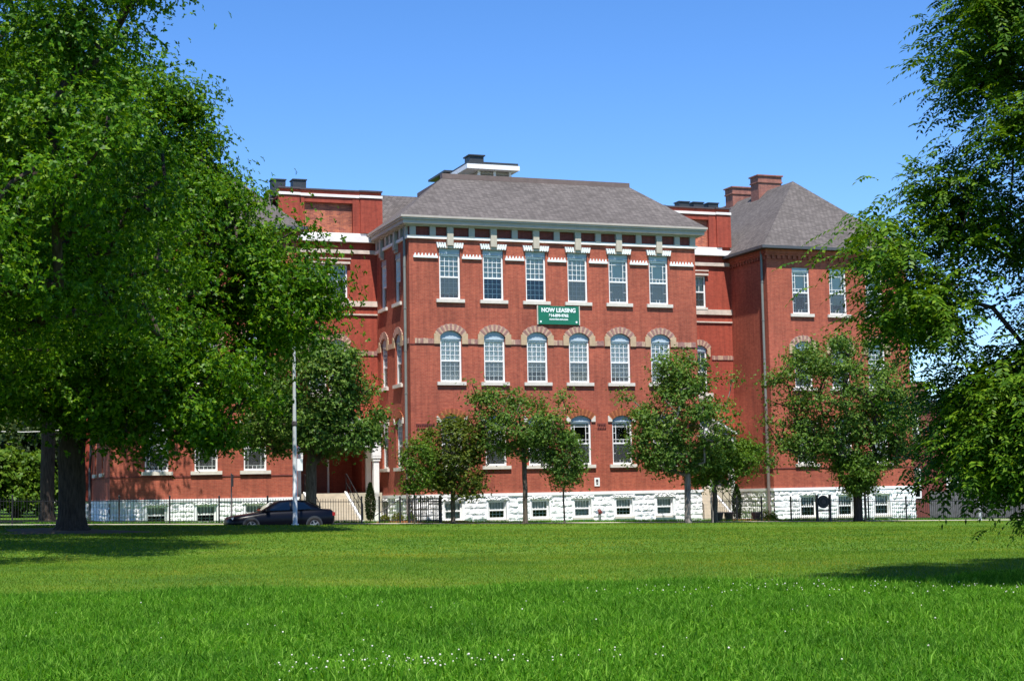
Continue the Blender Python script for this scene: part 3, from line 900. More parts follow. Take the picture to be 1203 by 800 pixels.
# roof monitor with louvres
mb = MB()
mb.box(6.45, 8.35, 7.4, 11.2, 18.5, 20.05)
for i in range(6):
    z = 19.4 + i * .105
    mb.add([(6.55, 7.39, z), (8.25, 7.39, z), (8.25, 7.30, z - .06), (6.55, 7.30, z - .06)], [(0, 1, 2, 3)])
mon = mb.obj('roof_monitor', M['grey_trim'], proof)
mb = MB(); mb.box(5.55, 8.75, 6.75, 12.3, 20.08, 20.34)
for x in (6.45, 7.4, 8.35): mb.box(x - .07, x + .07, 7.25, 7.385, 18.7, 20.07)
mb.obj('canopy', M['white'], mon)
mb = MB(); mb.box(5.65, 8.7, 6.85, 12.2, 20.342, 20.5); mb.box(5.3, 6.9, 10.2, 13.4, 20.5, 20.62); mb.box(5.9, 6.75, 7.3, 8.2, 20.502, 20.92)
mb.box(5.82, 6.83, 7.22, 8.28, 20.92, 20.99)
mb.obj('hatch', M['vent'], mon)
mb = MB(); mb.lathe([(.0, 19.3), (.55, 19.3), (.6, 19.15), (.5, 19.1), (.5, 18.4)], 16, c=(10.2, 6.2, 0)); mb.obj('vent_cap', M['vent'], proof)
# vents on the parapet roofs
def vent(u, v, s, z0, z1):
    m = MB(); m.box(u - s/2, u + s/2, v, v + s, z0, z1 - .06); m.box(u - s/2 - .05, u + s/2 + .05, v - .05, v + s + .05, z1 - .06, z1)
    o = m.obj('roof_vent', M['vent'], SCH)
    m2 = MB(); m2.box(u + s/2 + .002, u + s/2 + .03, v + .1, v + s - .1, z1 - .3, z1 - .08); m2.obj('vent_flag', M['shrub_metal'], o)
M["shrub_metal"] = simple('yellow_tag', (.55, .5, .2), .6)
for u in (-5.25, -4.1): vent(u, 7.0, .72, 18.0, 19.0 if u > -5 else 18.95)
for u in (19.35, 20.3, 21.3): vent(u, 7.0, .66, 18.0, 18.83)
# flat roof behind parapets, back wall
mb = MB(); mb.box(-5.5, 0, VP + .31, 9, 17.8, 17.9); mb.box(PW_, 21.9, VP + .31, 9, 17.8, 17.9)
mb.add([(-14.8, 14, ZB), (31.2, 14, ZB), (31.2, 14, 16), (-14.8, 14, 16)], [(0, 1, 2, 3)])
mb.obj('back_wall', M['brick_dark'], SCH)

# downpipes
def pipe(pts, r, mat):
    m = MB(); m.tube(pts, r, 8)
    for i in range(len(pts) - 1):
        a, b = Vector(pts[i]), Vector(pts[i+1])
        if abs(a.z - b.z) > 2:
            z = min(a.z, b.z) + .6
            while z < max(a.z, b.z):
                m.lathe([(r + .015, -.03), (r + .015, .03)], 8, c=(a.x, a.y, z)); z += 2.2
    return m.obj('downspout', mat, SCH)
pipe([(-.12, .42, 15.4), (-.12, .42, 4.0)], .075, M['pipe'])
pipe([(-.12, .42, 4.0), (-.12, .42, .1)], .06, M['pipe_dark'])
pipe([(21.76, 2.2, 15.2), (21.76, 2.2, 6.2)], .075, M['pipe'])
pipe([(21.76, 2.2, 6.2), (21.76, 2.2, -.2)], .095, M['pipe_dark'])
pipe([(-14.92, 9.6, 15.2), (-14.92, 9.6, 4.0), (-14.92, 10.1, 3.4), (-14.92, 10.1, .3)], .07, M['gutter'])

# porches ----------------------------------------------------------------
def porch(cu, half, apex, colr, coll, st0, st1, gz0, door):
    fl = 1.78; VD = 8.29
    m = MB(); m.box(coll - .3, colr + .3, 4.3, VP - .1, gz0 - .6, fl); m.box(max(coll + .3, door - 1.6), min(colr - .3, door + 2.3), VP - .099, VD, fl - .2, fl + .012); po = m.obj('porch', M['concrete'], SCH)
    # gable roof: arched rake boards
    n = 10
    prof = [(cu + half * t, apex - (apex - 4.72) * (abs(t) ** 1.25)) for t in [i / n for i in range(-n, n + 1)]]
    m = MB()
    for (p, q) in zip(prof[:-1], prof[1:]):
        m.prism([(p[0], p[1]), (q[0], q[1]), (q[0], q[1] + .14), (p[0], p[1] + .14)], 4.0, VP - .01)
    m.obj('porch_roof', M['white'], po)
    m = MB()
    base = [(p[0], p[1] - .004) for p in prof[2:-2]]
    poly = [(base[0][0], 4.62)] + base + [(base[-1][0], 4.62)]
    m.prism(poly, 4.25, 4.35)
    m.obj('pediment', M['white'], po)
    m = MB()
    for x in (coll, colr):
        m.box(x - .24, x + .24, 4.2, 4.7, 3.72, 4.616)
    m.box(coll + .25, colr - .25, 4.28, 4.6, 4.2, 4.612)
    m.box(coll - .2, colr + .2, 4.36, VP - .02, 4.62, 4.66); m.box(coll - .1, coll + .1, 4.71, VP - .02, 3.9, 4.61)  # ceiling slab and side beam added to keep sky light out of the porch
    m.obj('entablature', M['white'], po)
    for x in (coll, colr):
        m = MB(); m.box(x - .15, x + .15, 4.3, 4.6, .75, 3.45); m.box(x - .2, x + .2, 4.25, 4.65, 3.45, 3.54); m.box(x - .24, x + .24, 4.21, 4.69, 3.6, 3.718)
        m.box(x - .2, x + .2, 4.25, 4.65, 3.54, 3.6); m.box(x - .22, x + .22, 4.2, 4.7, gz0 - .5, .62); m.box(x - .2, x + .2, 4.23, 4.67, .62, .75)
        m.obj('column', M['white'], po)
        m = MB(); m.box(x - .14, x + .14, 5.85, 6.1, fl, 4.2); m.obj('pilaster', M['white'], po)
    nst = 10; run = 3.3 / nst; rise = (fl - gz0) / nst
    m = MB()
    for i in range(nst):
        v1 = 4.3 - i * run
        m.box(st0, st1, v1 - run, v1 - .001, gz0 - .5, fl - (i + 1) * rise + .02 * 0)
    m.obj('steps', M['concrete'], po)
    for x in (st0 - .14, st1):
        m = MB()
        P = [(4.3, fl + .1), (1.0, gz0 + .12), (.8, gz0 + .1), (.8, gz0 - .4), (4.3, gz0 - .4)]
        vs = [(x, a, z) for a, z in P] + [(x + .14, a, z) for a, z in P]
        m.add(vs, [tuple(range(5)), tuple(range(9, 4, -1))] + [(i, (i+1) % 5, (i+1) % 5 + 5, i + 5) for i in range(5)])
        m.obj('stringer', M['white'], po)
        m = MB(); xx = x + .07
        m.tube([(xx, 4.35, fl + 1.0), (xx, 4.1, fl + 1.0), (xx, .95, gz0 + .98), (xx, .85, gz0 + .9), (xx, .85, gz0)], .025, 6)
        m.tube([(xx, 4.2, fl + .55), (xx, .95, gz0 + .55)], .018, 6)
        for k in range(5):
            a = 4.2 - k * .8; z = fl - (4.2 - a) / 3.3 * (fl - gz0)
            m.tube([(xx, a, z), (xx, a, z + 1.0)], .02, 6)
        m.obj('handrail', M['iron'], po)
    m = MB()
    m.box(door - .8, door - .01, VD - .09, VD - .03, fl, 4.05); m.box(door + .01, door + .8, VD - .09, VD - .03, fl, 4.05)
    for sx in (-.41, .41):
        for z0, z1 in ((1.95, 2.6), (2.75, 3.9)):
            m.box(door + sx - .27, door + sx + .27, VD - .115, VD - .091, z0, z1)
    d = m.obj('door', M['door'], po)
    m = MB(); m.box(door - .92, door - .82, VD - .12, VD - .01, fl, 4.2); m.box(door + .82, door + .92, VD - .12, VD - .01, fl, 4.2); m.box(door - .92, door + .92, VD - .12, VD - .01, 4.2, 4.32)
    m.obj('door_frame', M['white'], d)
    m = MB(); m.lathe([(0, -.04), (.035, -.04), (.035, .02), (0, .02)], 10, axis='y', c=(door + .1, VD - .13, 2.75)); m.obj('handle', M['rim'], d)
porch(-2.85, 2.45, 6.15, -.66, -4.9, -4.5, -2.42, .28, -3.2)
porch(18.1, 2.75, 5.95, 20.6, 16.95, 17.0, 18.95, -.12, 18.2)

# ------------------------------------------------------------------ things on or by the building
def in_bld(u, v, z): 
    x, y = W(u, v); return (x, y, z)
b = empty('leasing_banner', in_bld(8.2, -.06, 10.46), TH, 'green NOW LEASING banner fixed to the brick between the second and third floor windows', 'banner')
m = MB(); m.box(-1.17, 1.17, -.05, 0, 0, .98); m.obj('sheet', M['green'], b)
m = MB(); m.box(-1.22, -1.17, -.06, .02, -.02, 1.0); m.box(1.17, 1.22, -.06, .02, -.02, 1.0); m.obj('edge_strip', M['belt'], b)
m = MB()
for x in (-1.02, 1.02): m.lathe([(0, -.056), (.055, -.056), (.055, -.05), (0, -.05)], 10, axis='y', c=(x, 0, .14))
m.obj('eyelet', M['letter'], b)
def text(s, size, loc, mat, parent, width=None, name='lettering', bold=0.0):
    cu = bpy.data.curves.new(name, 'FONT'); cu.body = s; cu.size = size; cu.align_x = 'CENTER'; cu.extrude = .002; cu.offset = bold
    o = bpy.data.objects.new('tmp_text', cu); COL.objects.link(o)
    dg = bpy.context.evaluated_depsgraph_get()
    me = bpy.data.meshes.new_from_object(o.evaluated_get(dg))
    bpy.data.objects.remove(o)
    xs = [v.co.x for v in me.vertices]
    k = (width / (max(xs) - min(xs))) if width else 1
    for v in me.vertices:
        v.co = Vector((v.co.x * k + loc[0], loc[1] - v.co.z, v.co.y + loc[2]))
    me.materials.clear(); me.materials.append(mat)
    return link(name, me, parent)
text('NOW LEASING', .30, (0, -.055, .66), M['letter'], b, 1.95, bold=.012)
text('314-899-9762', .20, (0, -.055, .41), M['letter'], b, 1.12, bold=.010)
text('www.rhm-mgt.com', .14, (0, -.055, .235), M['letter'], b, 1.08, bold=.006)

m = MB(); m.box(-.15, .15, -.03, 0, 0, .45)
pl = empty('wall_plaque', in_bld(10.23, -.005, 1.9), TH, 'small white plaque on the red brick just above the white stone base', 'plaque')
m.obj('plate', M['white'], pl)
m = MB(); m.box(-.07, .07, -.034, -.031, .2, .36); m.box(-.05, .06, -.034, -.031, .08, .17); m.obj('symbol', M['flash'], pl)

h = empty('standpipe_connection', at(10.15, -.45), TH, 'small red and grey fire department standpipe in front of the white stone base', 'standpipe')
m = MB(); m.lathe([(.0, 0), (.12, 0), (.12, .05), (.075, .06), (.075, .42), (0, .42)], 14); m.obj('pipe', M['pipe'], h)
m = MB(); m.tube([(-.2, -.05, .5), (0, 0, .48), (.2, -.05, .5)], .06, 10); m.lathe([(0, .40), (.1, .42), (.11, .55), (.06, .66), (0, .68)], 14); m.obj('inlet_head', M['red_metal'], h)
m = MB()
for sx in (-1, 1): m.lathe([(0, -.04), (.085, -.04), (.085, .03), (0, .03)], 12, axis='y', c=(sx * .2, -.08, .5))
m.obj('cap', M['rim'], h)

# ------------------------------------------------------------------ fences
def fence(u0, u1, v, label, step=2.44, hgt=1.2, grp='black iron fence runs in front of the school', u_first=None):
    x, y, z = at((u0 + u1) / 2, v)
    f = empty('iron_fence', (x, y, 0), TH, label, 'fence', grp)
    n = max(1, round((u1 - u0) / step)); um = (u0 + u1) / 2
    pm = MB(); pm.box(-.035, .035, -.035, .035, -.1, hgt + .06); pm.lathe([(.05, hgt + .06), (.055, hgt + .1), (0, hgt + .16)], 8)
    pme = pm.mesh('post', M['iron'])
    for i in range(n):
        a, c = u0 + (u1 - u0) * i / n, u0 + (u1 - u0) * (i + 1) / n
        za = at(a, v)[2]; zc = at(c, v)[2]
        m = MB()
        for hh in (.12, hgt - .16):
            m.add([(a-um, -.016, za+hh), (c-um, -.016, zc+hh), (c-um, .016, zc+hh), (a-um, .016, za+hh), (a-um, -.016, za+hh+.035), (c-um, -.016, zc+hh+.035), (c-um, .016, zc+hh+.035), (a-um, .016, za+hh+.035)],
                  [(0,1,5,4), (4,5,6,7), (3,7,6,2), (0,3,2,1)])
        k = int((c - a) / .125)
        for j in range(1, k):
            t = j / k; p = a + (c - a) * t - um; zz = za + (zc - za) * t
            m.box(p - .009, p + .009, -.009, .009, zz + .04, zz + hgt)
        m.obj('panel', M['iron'], f)
        link('post', pme, f, (a - um, 0, za))
    link('post', pme, f, (u1 - um, 0, at(u1, v)[2]))
    return f
fence(-29.3, -17.1, -1.7, 'black iron picket fence at the far left behind the two oak trunks')
fence(-17.1, -3.1, -1.7, 'long black iron picket fence in front of the left wing and behind the dark sedan')
fence(-2.2, 1.0, -1.7, 'short black iron fence beside the arborvitae left of the bronze tree', 1.07)
fence(16.1, 19.1, -1.7, 'short black iron fence before the right entrance steps and dark planters', 1.5)
fence(20.9, 40.4, -1.7, 'long black iron picket fence in front of the right wing')
# dense gate panel on the left garden fence
gt = empty('iron_gate', at(.05, -1.95), TH, 'dense black iron gate panel standing in front of the bronze tree bed', 'gate')
m = MB()
for i in range(15): m.box(-.75 + i * .107, -.75 + i * .107 + .03, -.02, .02, .05, 1.25 + .1 * (i % 5 == 2))
m.obj('bars', M['iron'], gt)
m = MB(); m.box(-.8, .8, -.026, .026, 1.05, 1.1); m.box(-.8, .8, -.026, .026, .12, .17); m.box(-.83, -.77, -.035, .035, -.05, 1.35); m.box(.77, .83, -.035, .035, -.05, 1.35)
m.obj('frame', M['iron'], gt)
rl = empty('ramp_rail', at(-1.55, -1.1), TH, 'slanting black handrail by the low yellow shrubs left of the garden fence', 'handrail')
m = MB(); m.tube([(-.75, 0, .35), (.55, 0, 1.15), (.75, 0, 1.15)], .025, 6); m.tube([(-.75, 0, 0), (-.75, 0, .35)], .02, 6); m.tube([(.6, 0, 0), (.6, 0, 1.15)], .02, 6); m.tube([(-.1, 0, 0), (-.1, 0, .75)], .02, 6)
m.obj('rail', M['iron'], rl)

# round sign board on two posts
s = empty('round_sign', at(22.57, -2.3), TH, 'round black sign board between two black posts in front of the right wing', 'sign')
m = MB(); m.lathe([(0, -.04), (.33, -.04), (.35, -.02), (.35, .03), (0, .03)], 28, axis='y', c=(0, 0, 1.04)); bd = m.obj('board', M['iron'], s)
m = MB(); m.lathe([(.25, -.041), (.25, -.046), (.28, -.046), (.28, -.041)], 28, axis='y', c=(0, 0, 1.04)); m.obj('ring', M['flash'], bd)
m = MB(); m.lathe([(0, -.05), (.1, -.046), (.13, -.041)], 7, axis='y', c=(0, 0, 1.04)); m.obj('emblem', M['flash'], bd)
for x in (-.40, .40):
    m = MB(); m.box(x - .055, x + .055, -.055, .055, -.1, 1.38); m.box(x - .065, x + .065, -.065, .065, 1.38, 1.42); m.obj('post', M['iron'], s)
m = MB(); m.box(-.344, .344, -.035, .035, .52, .6); m.obj('rail', M['iron'], s)

# street lamp, parking sign, pole on the right
l = empty('street_lamp', at(-8.81, -12.3), TH, 'tall pale street lamp pole standing on the lawn edge before the dark sedan', 'street lamp')
m = MB(); m.lathe([(.16, 0), (.16, .06), (.10, .08), (.088, 3), (.068, 6), (.05, 9.6)], 14); m.tube([(0, 0, 9.4), (.3, .25, 9.85), (1.4, 1.4, 10.1)], .035, 8); m.obj('pole', M['pole'], l, smooth=True)
m = MB(); m.lathe([(.085, 4.15), (.11, 4.2), (.11, 4.32), (.085, 4.36)], 14); m.obj('collar', M['flash'], l)
m = MB(); m.box(1.1, 1.75, 1.2, 1.75, 10.05, 10.2); m.obj('lamp_head', M['pole'], l)
m = MB(); m.box(.10, .33, -.03, .0, 2.28, 2.78); m.obj('sign_plate', M['white'], l)
p = empty('parking_sign', at(-10.31, -6.0), TH + R(60), 'thin dark post with a small dark sign plate above the dark sedan bonnet', 'sign')
m = MB(); m.tube([(0, 0, -.1), (0, 0, 2.35)], .03, 6); m.obj('post', M['flash'], p)
m = MB(); m.box(-.16, .16, -.045, -.03, 1.75, 2.3); m.obj('plate', M['flash'], p)
p2 = empty('utility_post', at(31.7, -3.6), TH, 'slim white post by the fence at the right behind the hanging branches', 'post')
m = MB(); m.lathe([(.075, 0), (.06, 2.5), (0, 2.55)], 10); m.obj('shaft', M['pole'], p2)
m = MB(); m.lathe([(.12, 0), (.12, .06), (.07, .1)], 10); m.obj('base', M['pole'], p2)

# ------------------------------------------------------------------ cars
def loft(sections, closed_ends=True):
    """sections: list of equal-length point rings"""
    m = MB(); n = len(sections[0])
    for s_ in sections: m.v += [tuple(p) for p in s_]
    for i in range(len(sections) - 1):
        for k in range(n):
            m.f.append((i*n + k, i*n + (k+1) % n, (i+1)*n + (k+1) % n, (i+1)*n + k)); m.m.append(0)
    if closed_ends:
        m.f.append(tuple(range(n))); m.m.append(0); m.f.append(tuple((len(sections)-1)*n + k for k in range(n))); m.m.append(0)
    return m
def make_car(name, paint, loc, rz, label, cat='car'):
    c = empty(name, loc, rz, label, cat)
    L = 4.75
    # x forward (front at +)
    st = [(2.38, .34, .60, .52, .40), (2.30, .24, .70, .70, .62), (2.05, .20, .76, .84, .78), (1.5, .18, .83, .90, .86), (1.0, .18, .90, .91, .88),
          (.4, .18, .95, .91, .88), (-.6, .18, .97, .91, .88), (-1.4, .18, .99, .91, .87), (-1.9, .20, 1.0, .88, .82), (-2.22, .26, .98, .80, .72), (-2.36, .40, .86, .68, .60)]
    rings = []
    for x, zb, zt, w, wt in st:
        half = [(w * .86, zb), (w, zb + .13), (w * 1.005, (zb + zt) / 2 + .02), (w * .985, zt - .1), (wt * .93, zt - .02), (wt * .5, zt + .015)]
        rings.append([(x, yy, z) for yy, z in half] + [(x, -yy, z) for yy, z in reversed(half)])
    b = loft(rings).obj('body', paint, c, smooth=True)
    cab = [(.92, .93, .93, .78, .6), (.30, 1.30, .9, .76, .54), (.05, 1.40, .9, .76, .56), (-.6, 1.44, .9, .77, .57), (-1.05, 1.39, .9, .77, .56), (-1.85, 1.02, .96, .74, .58)]
    rings = []
    for x, zt, zb, wb, wt in cab:
        rings.append([(x, wb, zb), (x, (wb + wt) / 2 + .03, (zt + zb) / 2), (x, wt, zt - .03), (x, wt * .5, zt), (x, -wt * .5, zt), (x, -wt, zt - .03), (x, -(wb + wt) / 2 - .03, (zt + zb) / 2), (x, -wb, zb)])
    loft(rings).obj('cabin', paint, c, smooth=True)
    for sy in (1, -1):
        for pts in ([(.62, .98), (.18, 1.29), (-.32, 1.36), (-.32, .99)], [(-.40, .99), (-.40, 1.36), (-.98, 1.31), (-1.32, 1.02)]):
            m = MB(); vs = []
            for x, z in pts:
                t = (z - .92) / .48; yy = .80 + (.615 - .80) * t + .012
                vs.append((x, sy * yy, z))
            m.add(vs, [(0, 1, 2, 3)]); m.obj('side_window', M['glass_dark'], c)
        m = MB(); m.box(.62, .78, sy * .88, sy * 1.04, .96, 1.08); m.obj('mirror', paint, c)
        m = MB(); m.add([(2.27, sy * .42, .58), (2.14, sy * .76, .62), (2.12, sy * .78, .72), (2.26, sy * .44, .68)], [(0, 1, 2, 3)])
        hl = m.obj('headlight', M['lamp'], c); hl.location = (.06, sy * .03, 0)
        m = MB(); m.box(-2.36, -2.2, sy * .5, sy * .78, .7, .86); m.obj('tail_light', M['red_lens'], c)
    m = MB(); m.add([(.93, .66, .97), (.33, .5, 1.30), (.33, -.5, 1.30), (.93, -.66, .97)], [(0, 1, 2, 3)]); ws = m.obj('windscreen', M['glass_dark'], c); ws.location = (.02, 0, .02)
    m = MB(); m.add([(-1.8, .62, 1.06), (-1.1, .5, 1.385), (-1.1, -.5, 1.385), (-1.8, -.62, 1.06)], [(0, 1, 2, 3)]); ws = m.obj('rear_window', M['glass_dark'], c); ws.location = (-.02, 0, .02)
    for x in (1.42, -1.38):
        for sy in (1, -1):
            m = MB(); m.lathe([(.2, -.1), (.29, -.11), (.325, -.07), (.325, .07), (.29, .11), (.2, .1)], 22, axis='y')
            t = m.obj('wheel', M['tyre'], c, (x, sy * .86, .325))
            m = MB(); m.lathe([(.06, sy * .09), (.0, sy * .09)], 12, axis='y'); m.lathe([(.18, sy * .1), (.205, sy * .11), (.205, 0), (.18, 0)], 20, axis='y')
            for k in range(5):
                a = k * 2 * math.pi / 5
                m.add([(.03 * math.cos(a - 1.2), sy * .095, .03 * math.sin(a - 1.2)), (.19 * math.cos(a - .16), sy * .105, .19 * math.sin(a - .16)), (.19 * math.cos(a + .16), sy * .105, .19 * math.sin(a + .16)), (.03 * math.cos(a + 1.2), sy * .095, .03 * math.sin(a + 1.2))], [(0, 1, 2, 3)])
            m.obj('rim', M['rim'], t)
    for x in (1.42, -1.38):
        for sy in (1, -1): m = MB(); m.lathe([(0, sy * .915), (.37, sy * .915), (.39, sy * .86), (.39, sy * .5)], 20, axis='y', c=(x, 0, .34)); m.obj('wheel_arch', M['vent'], c)
    return c
x, y, z = at(-8.54, -7.9)
make_car('parked_car', M['car'], (x, y, z - .27), TH + math.pi, 'dark blue-black sedan parked at the kerb behind the lamp pole')

# ------------------------------------------------------------------ garden beds and planters
def bed(u, v, ru, rv, h):
    x, y, z = at(u, v); m = MB(); n = 20
    m.v.append((0, 0, h))
    for rr, hh in ((.6, h * .8), (1.0, -.03)):
        for k in range(n):
            a = 2 * math.pi * k / n; j = 1 + .08 * math.sin(3 * a + u)
            m.v.append((ru * rr * math.cos(a) * j, rv * rr * math.sin(a) * j, hh + .015 * math.sin(7 * a)))
    for k in range(n):
        m.f.append((0, 1 + k, 1 + (k+1) % n)); m.m.append(0)
        m.f.append((1 + k, 1 + n + k, 1 + n + (k+1) % n, 1 + (k+1) % n)); m.m.append(0)
    return tag(m.obj('mulch_bed', M['mulch'], None, (x, y, z), TH), kind='structure')
bed(-1.0, -.85, 1.6, .75, .12); bed(18.9, -.8, 2.4, .75, .12); bed(1.6, -1.0, 1.5, .6, .1)
pot = None
for i, (u, lab) in enumerate(((16.75, 'dark round planter pot left of the right entrance steps'), (17.35, 'dark round planter pot at the foot of the right steps'), (19.0, 'dark round planter pot right of the slim arborvitae'))):
    q = empty('planter_pot', at(u, -1.25), 0, lab, 'planter', 'dark planter pots by the right entrance')
    m = MB(); m.lathe([(0, 0), (.17, 0), (.25, .42), (.28, .45), (.28, .5), (.23, .5), (.22, .44), (0, .44)], 18)
    if pot is None: pot = m.mesh('pot', M['flash'], True); soil = MB().lathe([(.215, .45), (0, .47)], 14).mesh('soil', M['soil'])
    link('pot', pot, q); link('soil', soil, q)

# ------------------------------------------------------------------ trees
def unit(a): return a / np.maximum(np.linalg.norm(a, axis=-1, keepdims=True), 1e-9)

def leaf_quads(P, D, N, L, Wd, fold=.25):
    """rhombic leaves: base P, direction D, normal N; L, Wd arrays"""
    S = unit(np.cross(D, N)); N2 = np.cross(S, D)
    L = L[:, None]; Wd = Wd[:, None]
    a = P; b = P + D * L * .5 + S * Wd * .5 + N2 * Wd * fold; c = P + D * L; d = P + D * L * .5 - S * Wd * .5 + N2 * Wd * fold
    return np.stack([a, b, c, d], 1).reshape(-1, 3)

def crown_mesh(name, quads, mat):
    n = len(quads) // 4
    return np_mesh(name, quads, np.arange(4 * n), np.arange(n) * 4, mat)

def skeleton(r, base, trunk_top, tips, r_base, seglen=.9, lean=None):
    """grow limbs from a trunk to every tip; returns (nodes, parent, radius)"""
    nodes = [np.array(base, float)]; par = [-1]
    n = max(2, int(np.linalg.norm(np.subtract(trunk_top, base)) / seglen))
    for i in range(1, n + 1):
        t = i / n; p = np.array(base) * (1 - t) + np.array(trunk_top) * t
        p[:2] += r.normal(0, .04, 2) * t
        nodes.append(p); par.append(len(nodes) - 2)
    ntr = len(nodes)
    first = max(1, int(n * .35))
    axis = nodes[ntr - 1]
    order = np.argsort(np.linalg.norm(tips - np.array(trunk_top), axis=1))
    arr = np.array(nodes); tipid = []
    usable = list(range(first, ntr))
    for ti in order:
        t = tips[ti]
        cand = np.array(usable); dv = t - arr[cand]
        dist = np.linalg.norm(dv, axis=1); pen = np.where(dv[:, 2] < .15 * dist, .6 * dist, 0)
        k = cand[np.argmin(dist + pen)]; p = arr[k].copy(); d = np.linalg.norm(t - p)
        m = max(1, int(d / seglen)); prev = k; new = []
        for i in range(1, m + 1):
            f = i / m; q = p * (1 - f) + t * f
            q[2] += .12 * d * math.sin(math.pi * f) * (1 if t[2] > p[2] else .6)
            if i < m: q += r.normal(0, .06 * min(1, d), 3)
            new.append(q); nodes.append(q); par.append(prev); prev = len(nodes) - 1; usable.append(prev)
        arr = np.array(nodes); tipid.append(prev)
    N = len(nodes); cnt = np.zeros(N); child = [[] for _ in range(N)]
    for i in range(1, N): child[par[i]].append(i)
    for i in range(N - 1, -1, -1): cnt[i] = 1 if not child[i] else sum(cnt[c] for c in child[i])
    rad = r_base * (cnt / cnt[0]) ** .46
    return arr, par, child, np.maximum(rad, .008), ntr

def trunk_mesh(name, sk, mat, flare=1.7, ns=7, rmin=.0):
    arr, par, child, rad, ntr = sk
    m = MB()
    done = set()
    def chain(start, parent):
        pts = []; rr = []
        if parent >= 0: pts.append(arr[parent]); rr.append(min(rad[parent], rad[start] * 1.15))
        i = start
        while True:
            pts.append(arr[i]); rr.append(rad[i])
            ch = child[i]
            if not ch: break
            main = max(ch, key=lambda c: rad[c] + (10 if (i < ntr and c < ntr) else 0))
            for c in ch:
                if c != main: stack.append((c, i))
            i = main
        return pts, rr
    stack = [(0, -1)]
    while stack:
        st, pa = stack.pop()
        pts, rr = chain(st, pa)
        if len(pts) < 2 or max(rr) < rmin: continue
        if st == 0:
            b = pts[0].copy(); top = pts[1]
            ins = [b + (top - b) * f for f in (-.05, .1, .3, .65)]
            pts = ins + pts[1:]; r0 = rr[0]
            rr = [r0 * flare, r0 * (1 + (flare - 1) * .55), r0 * (1 + (flare - 1) * .22), r0 * 1.03] + rr[1:]
            m.tube(pts, rr, 14, cap=False)
        else:
            m.tube(pts, rr, ns if max(rr) > .05 else 4, cap=False)
    me = m.mesh(name, mat, True)
    return me

def blob_tips(r, blobs, n, shell=.55, mind=.0, carve=0):
    kf = r.normal(size=(4, 3)) * 1.25; kp = r.uniform(0, 6, 4)
    vol = np.array([b[3] * b[4] * b[5] for b in blobs]) ** .8; vol = vol / vol.sum()
    out = []
    tries = 0
    while len(out) < n and tries < n * 40:
        tries += 1
        b = blobs[r.choice(len(blobs), p=vol)]
        d = unit(r.normal(size=3)); rr = (shell ** 3 + (1 - shell ** 3) * r.random()) ** (1 / 3)
        p = np.array(b[:3]) + d * rr * np.array(b[3:6])
        if carve and np.sin(kf @ p + kp).sum() < -carve: continue
        if mind and out and np.min(np.linalg.norm(np.array(out) - p, axis=1)) < mind: continue
        out.append(p)
    return np.array(out)

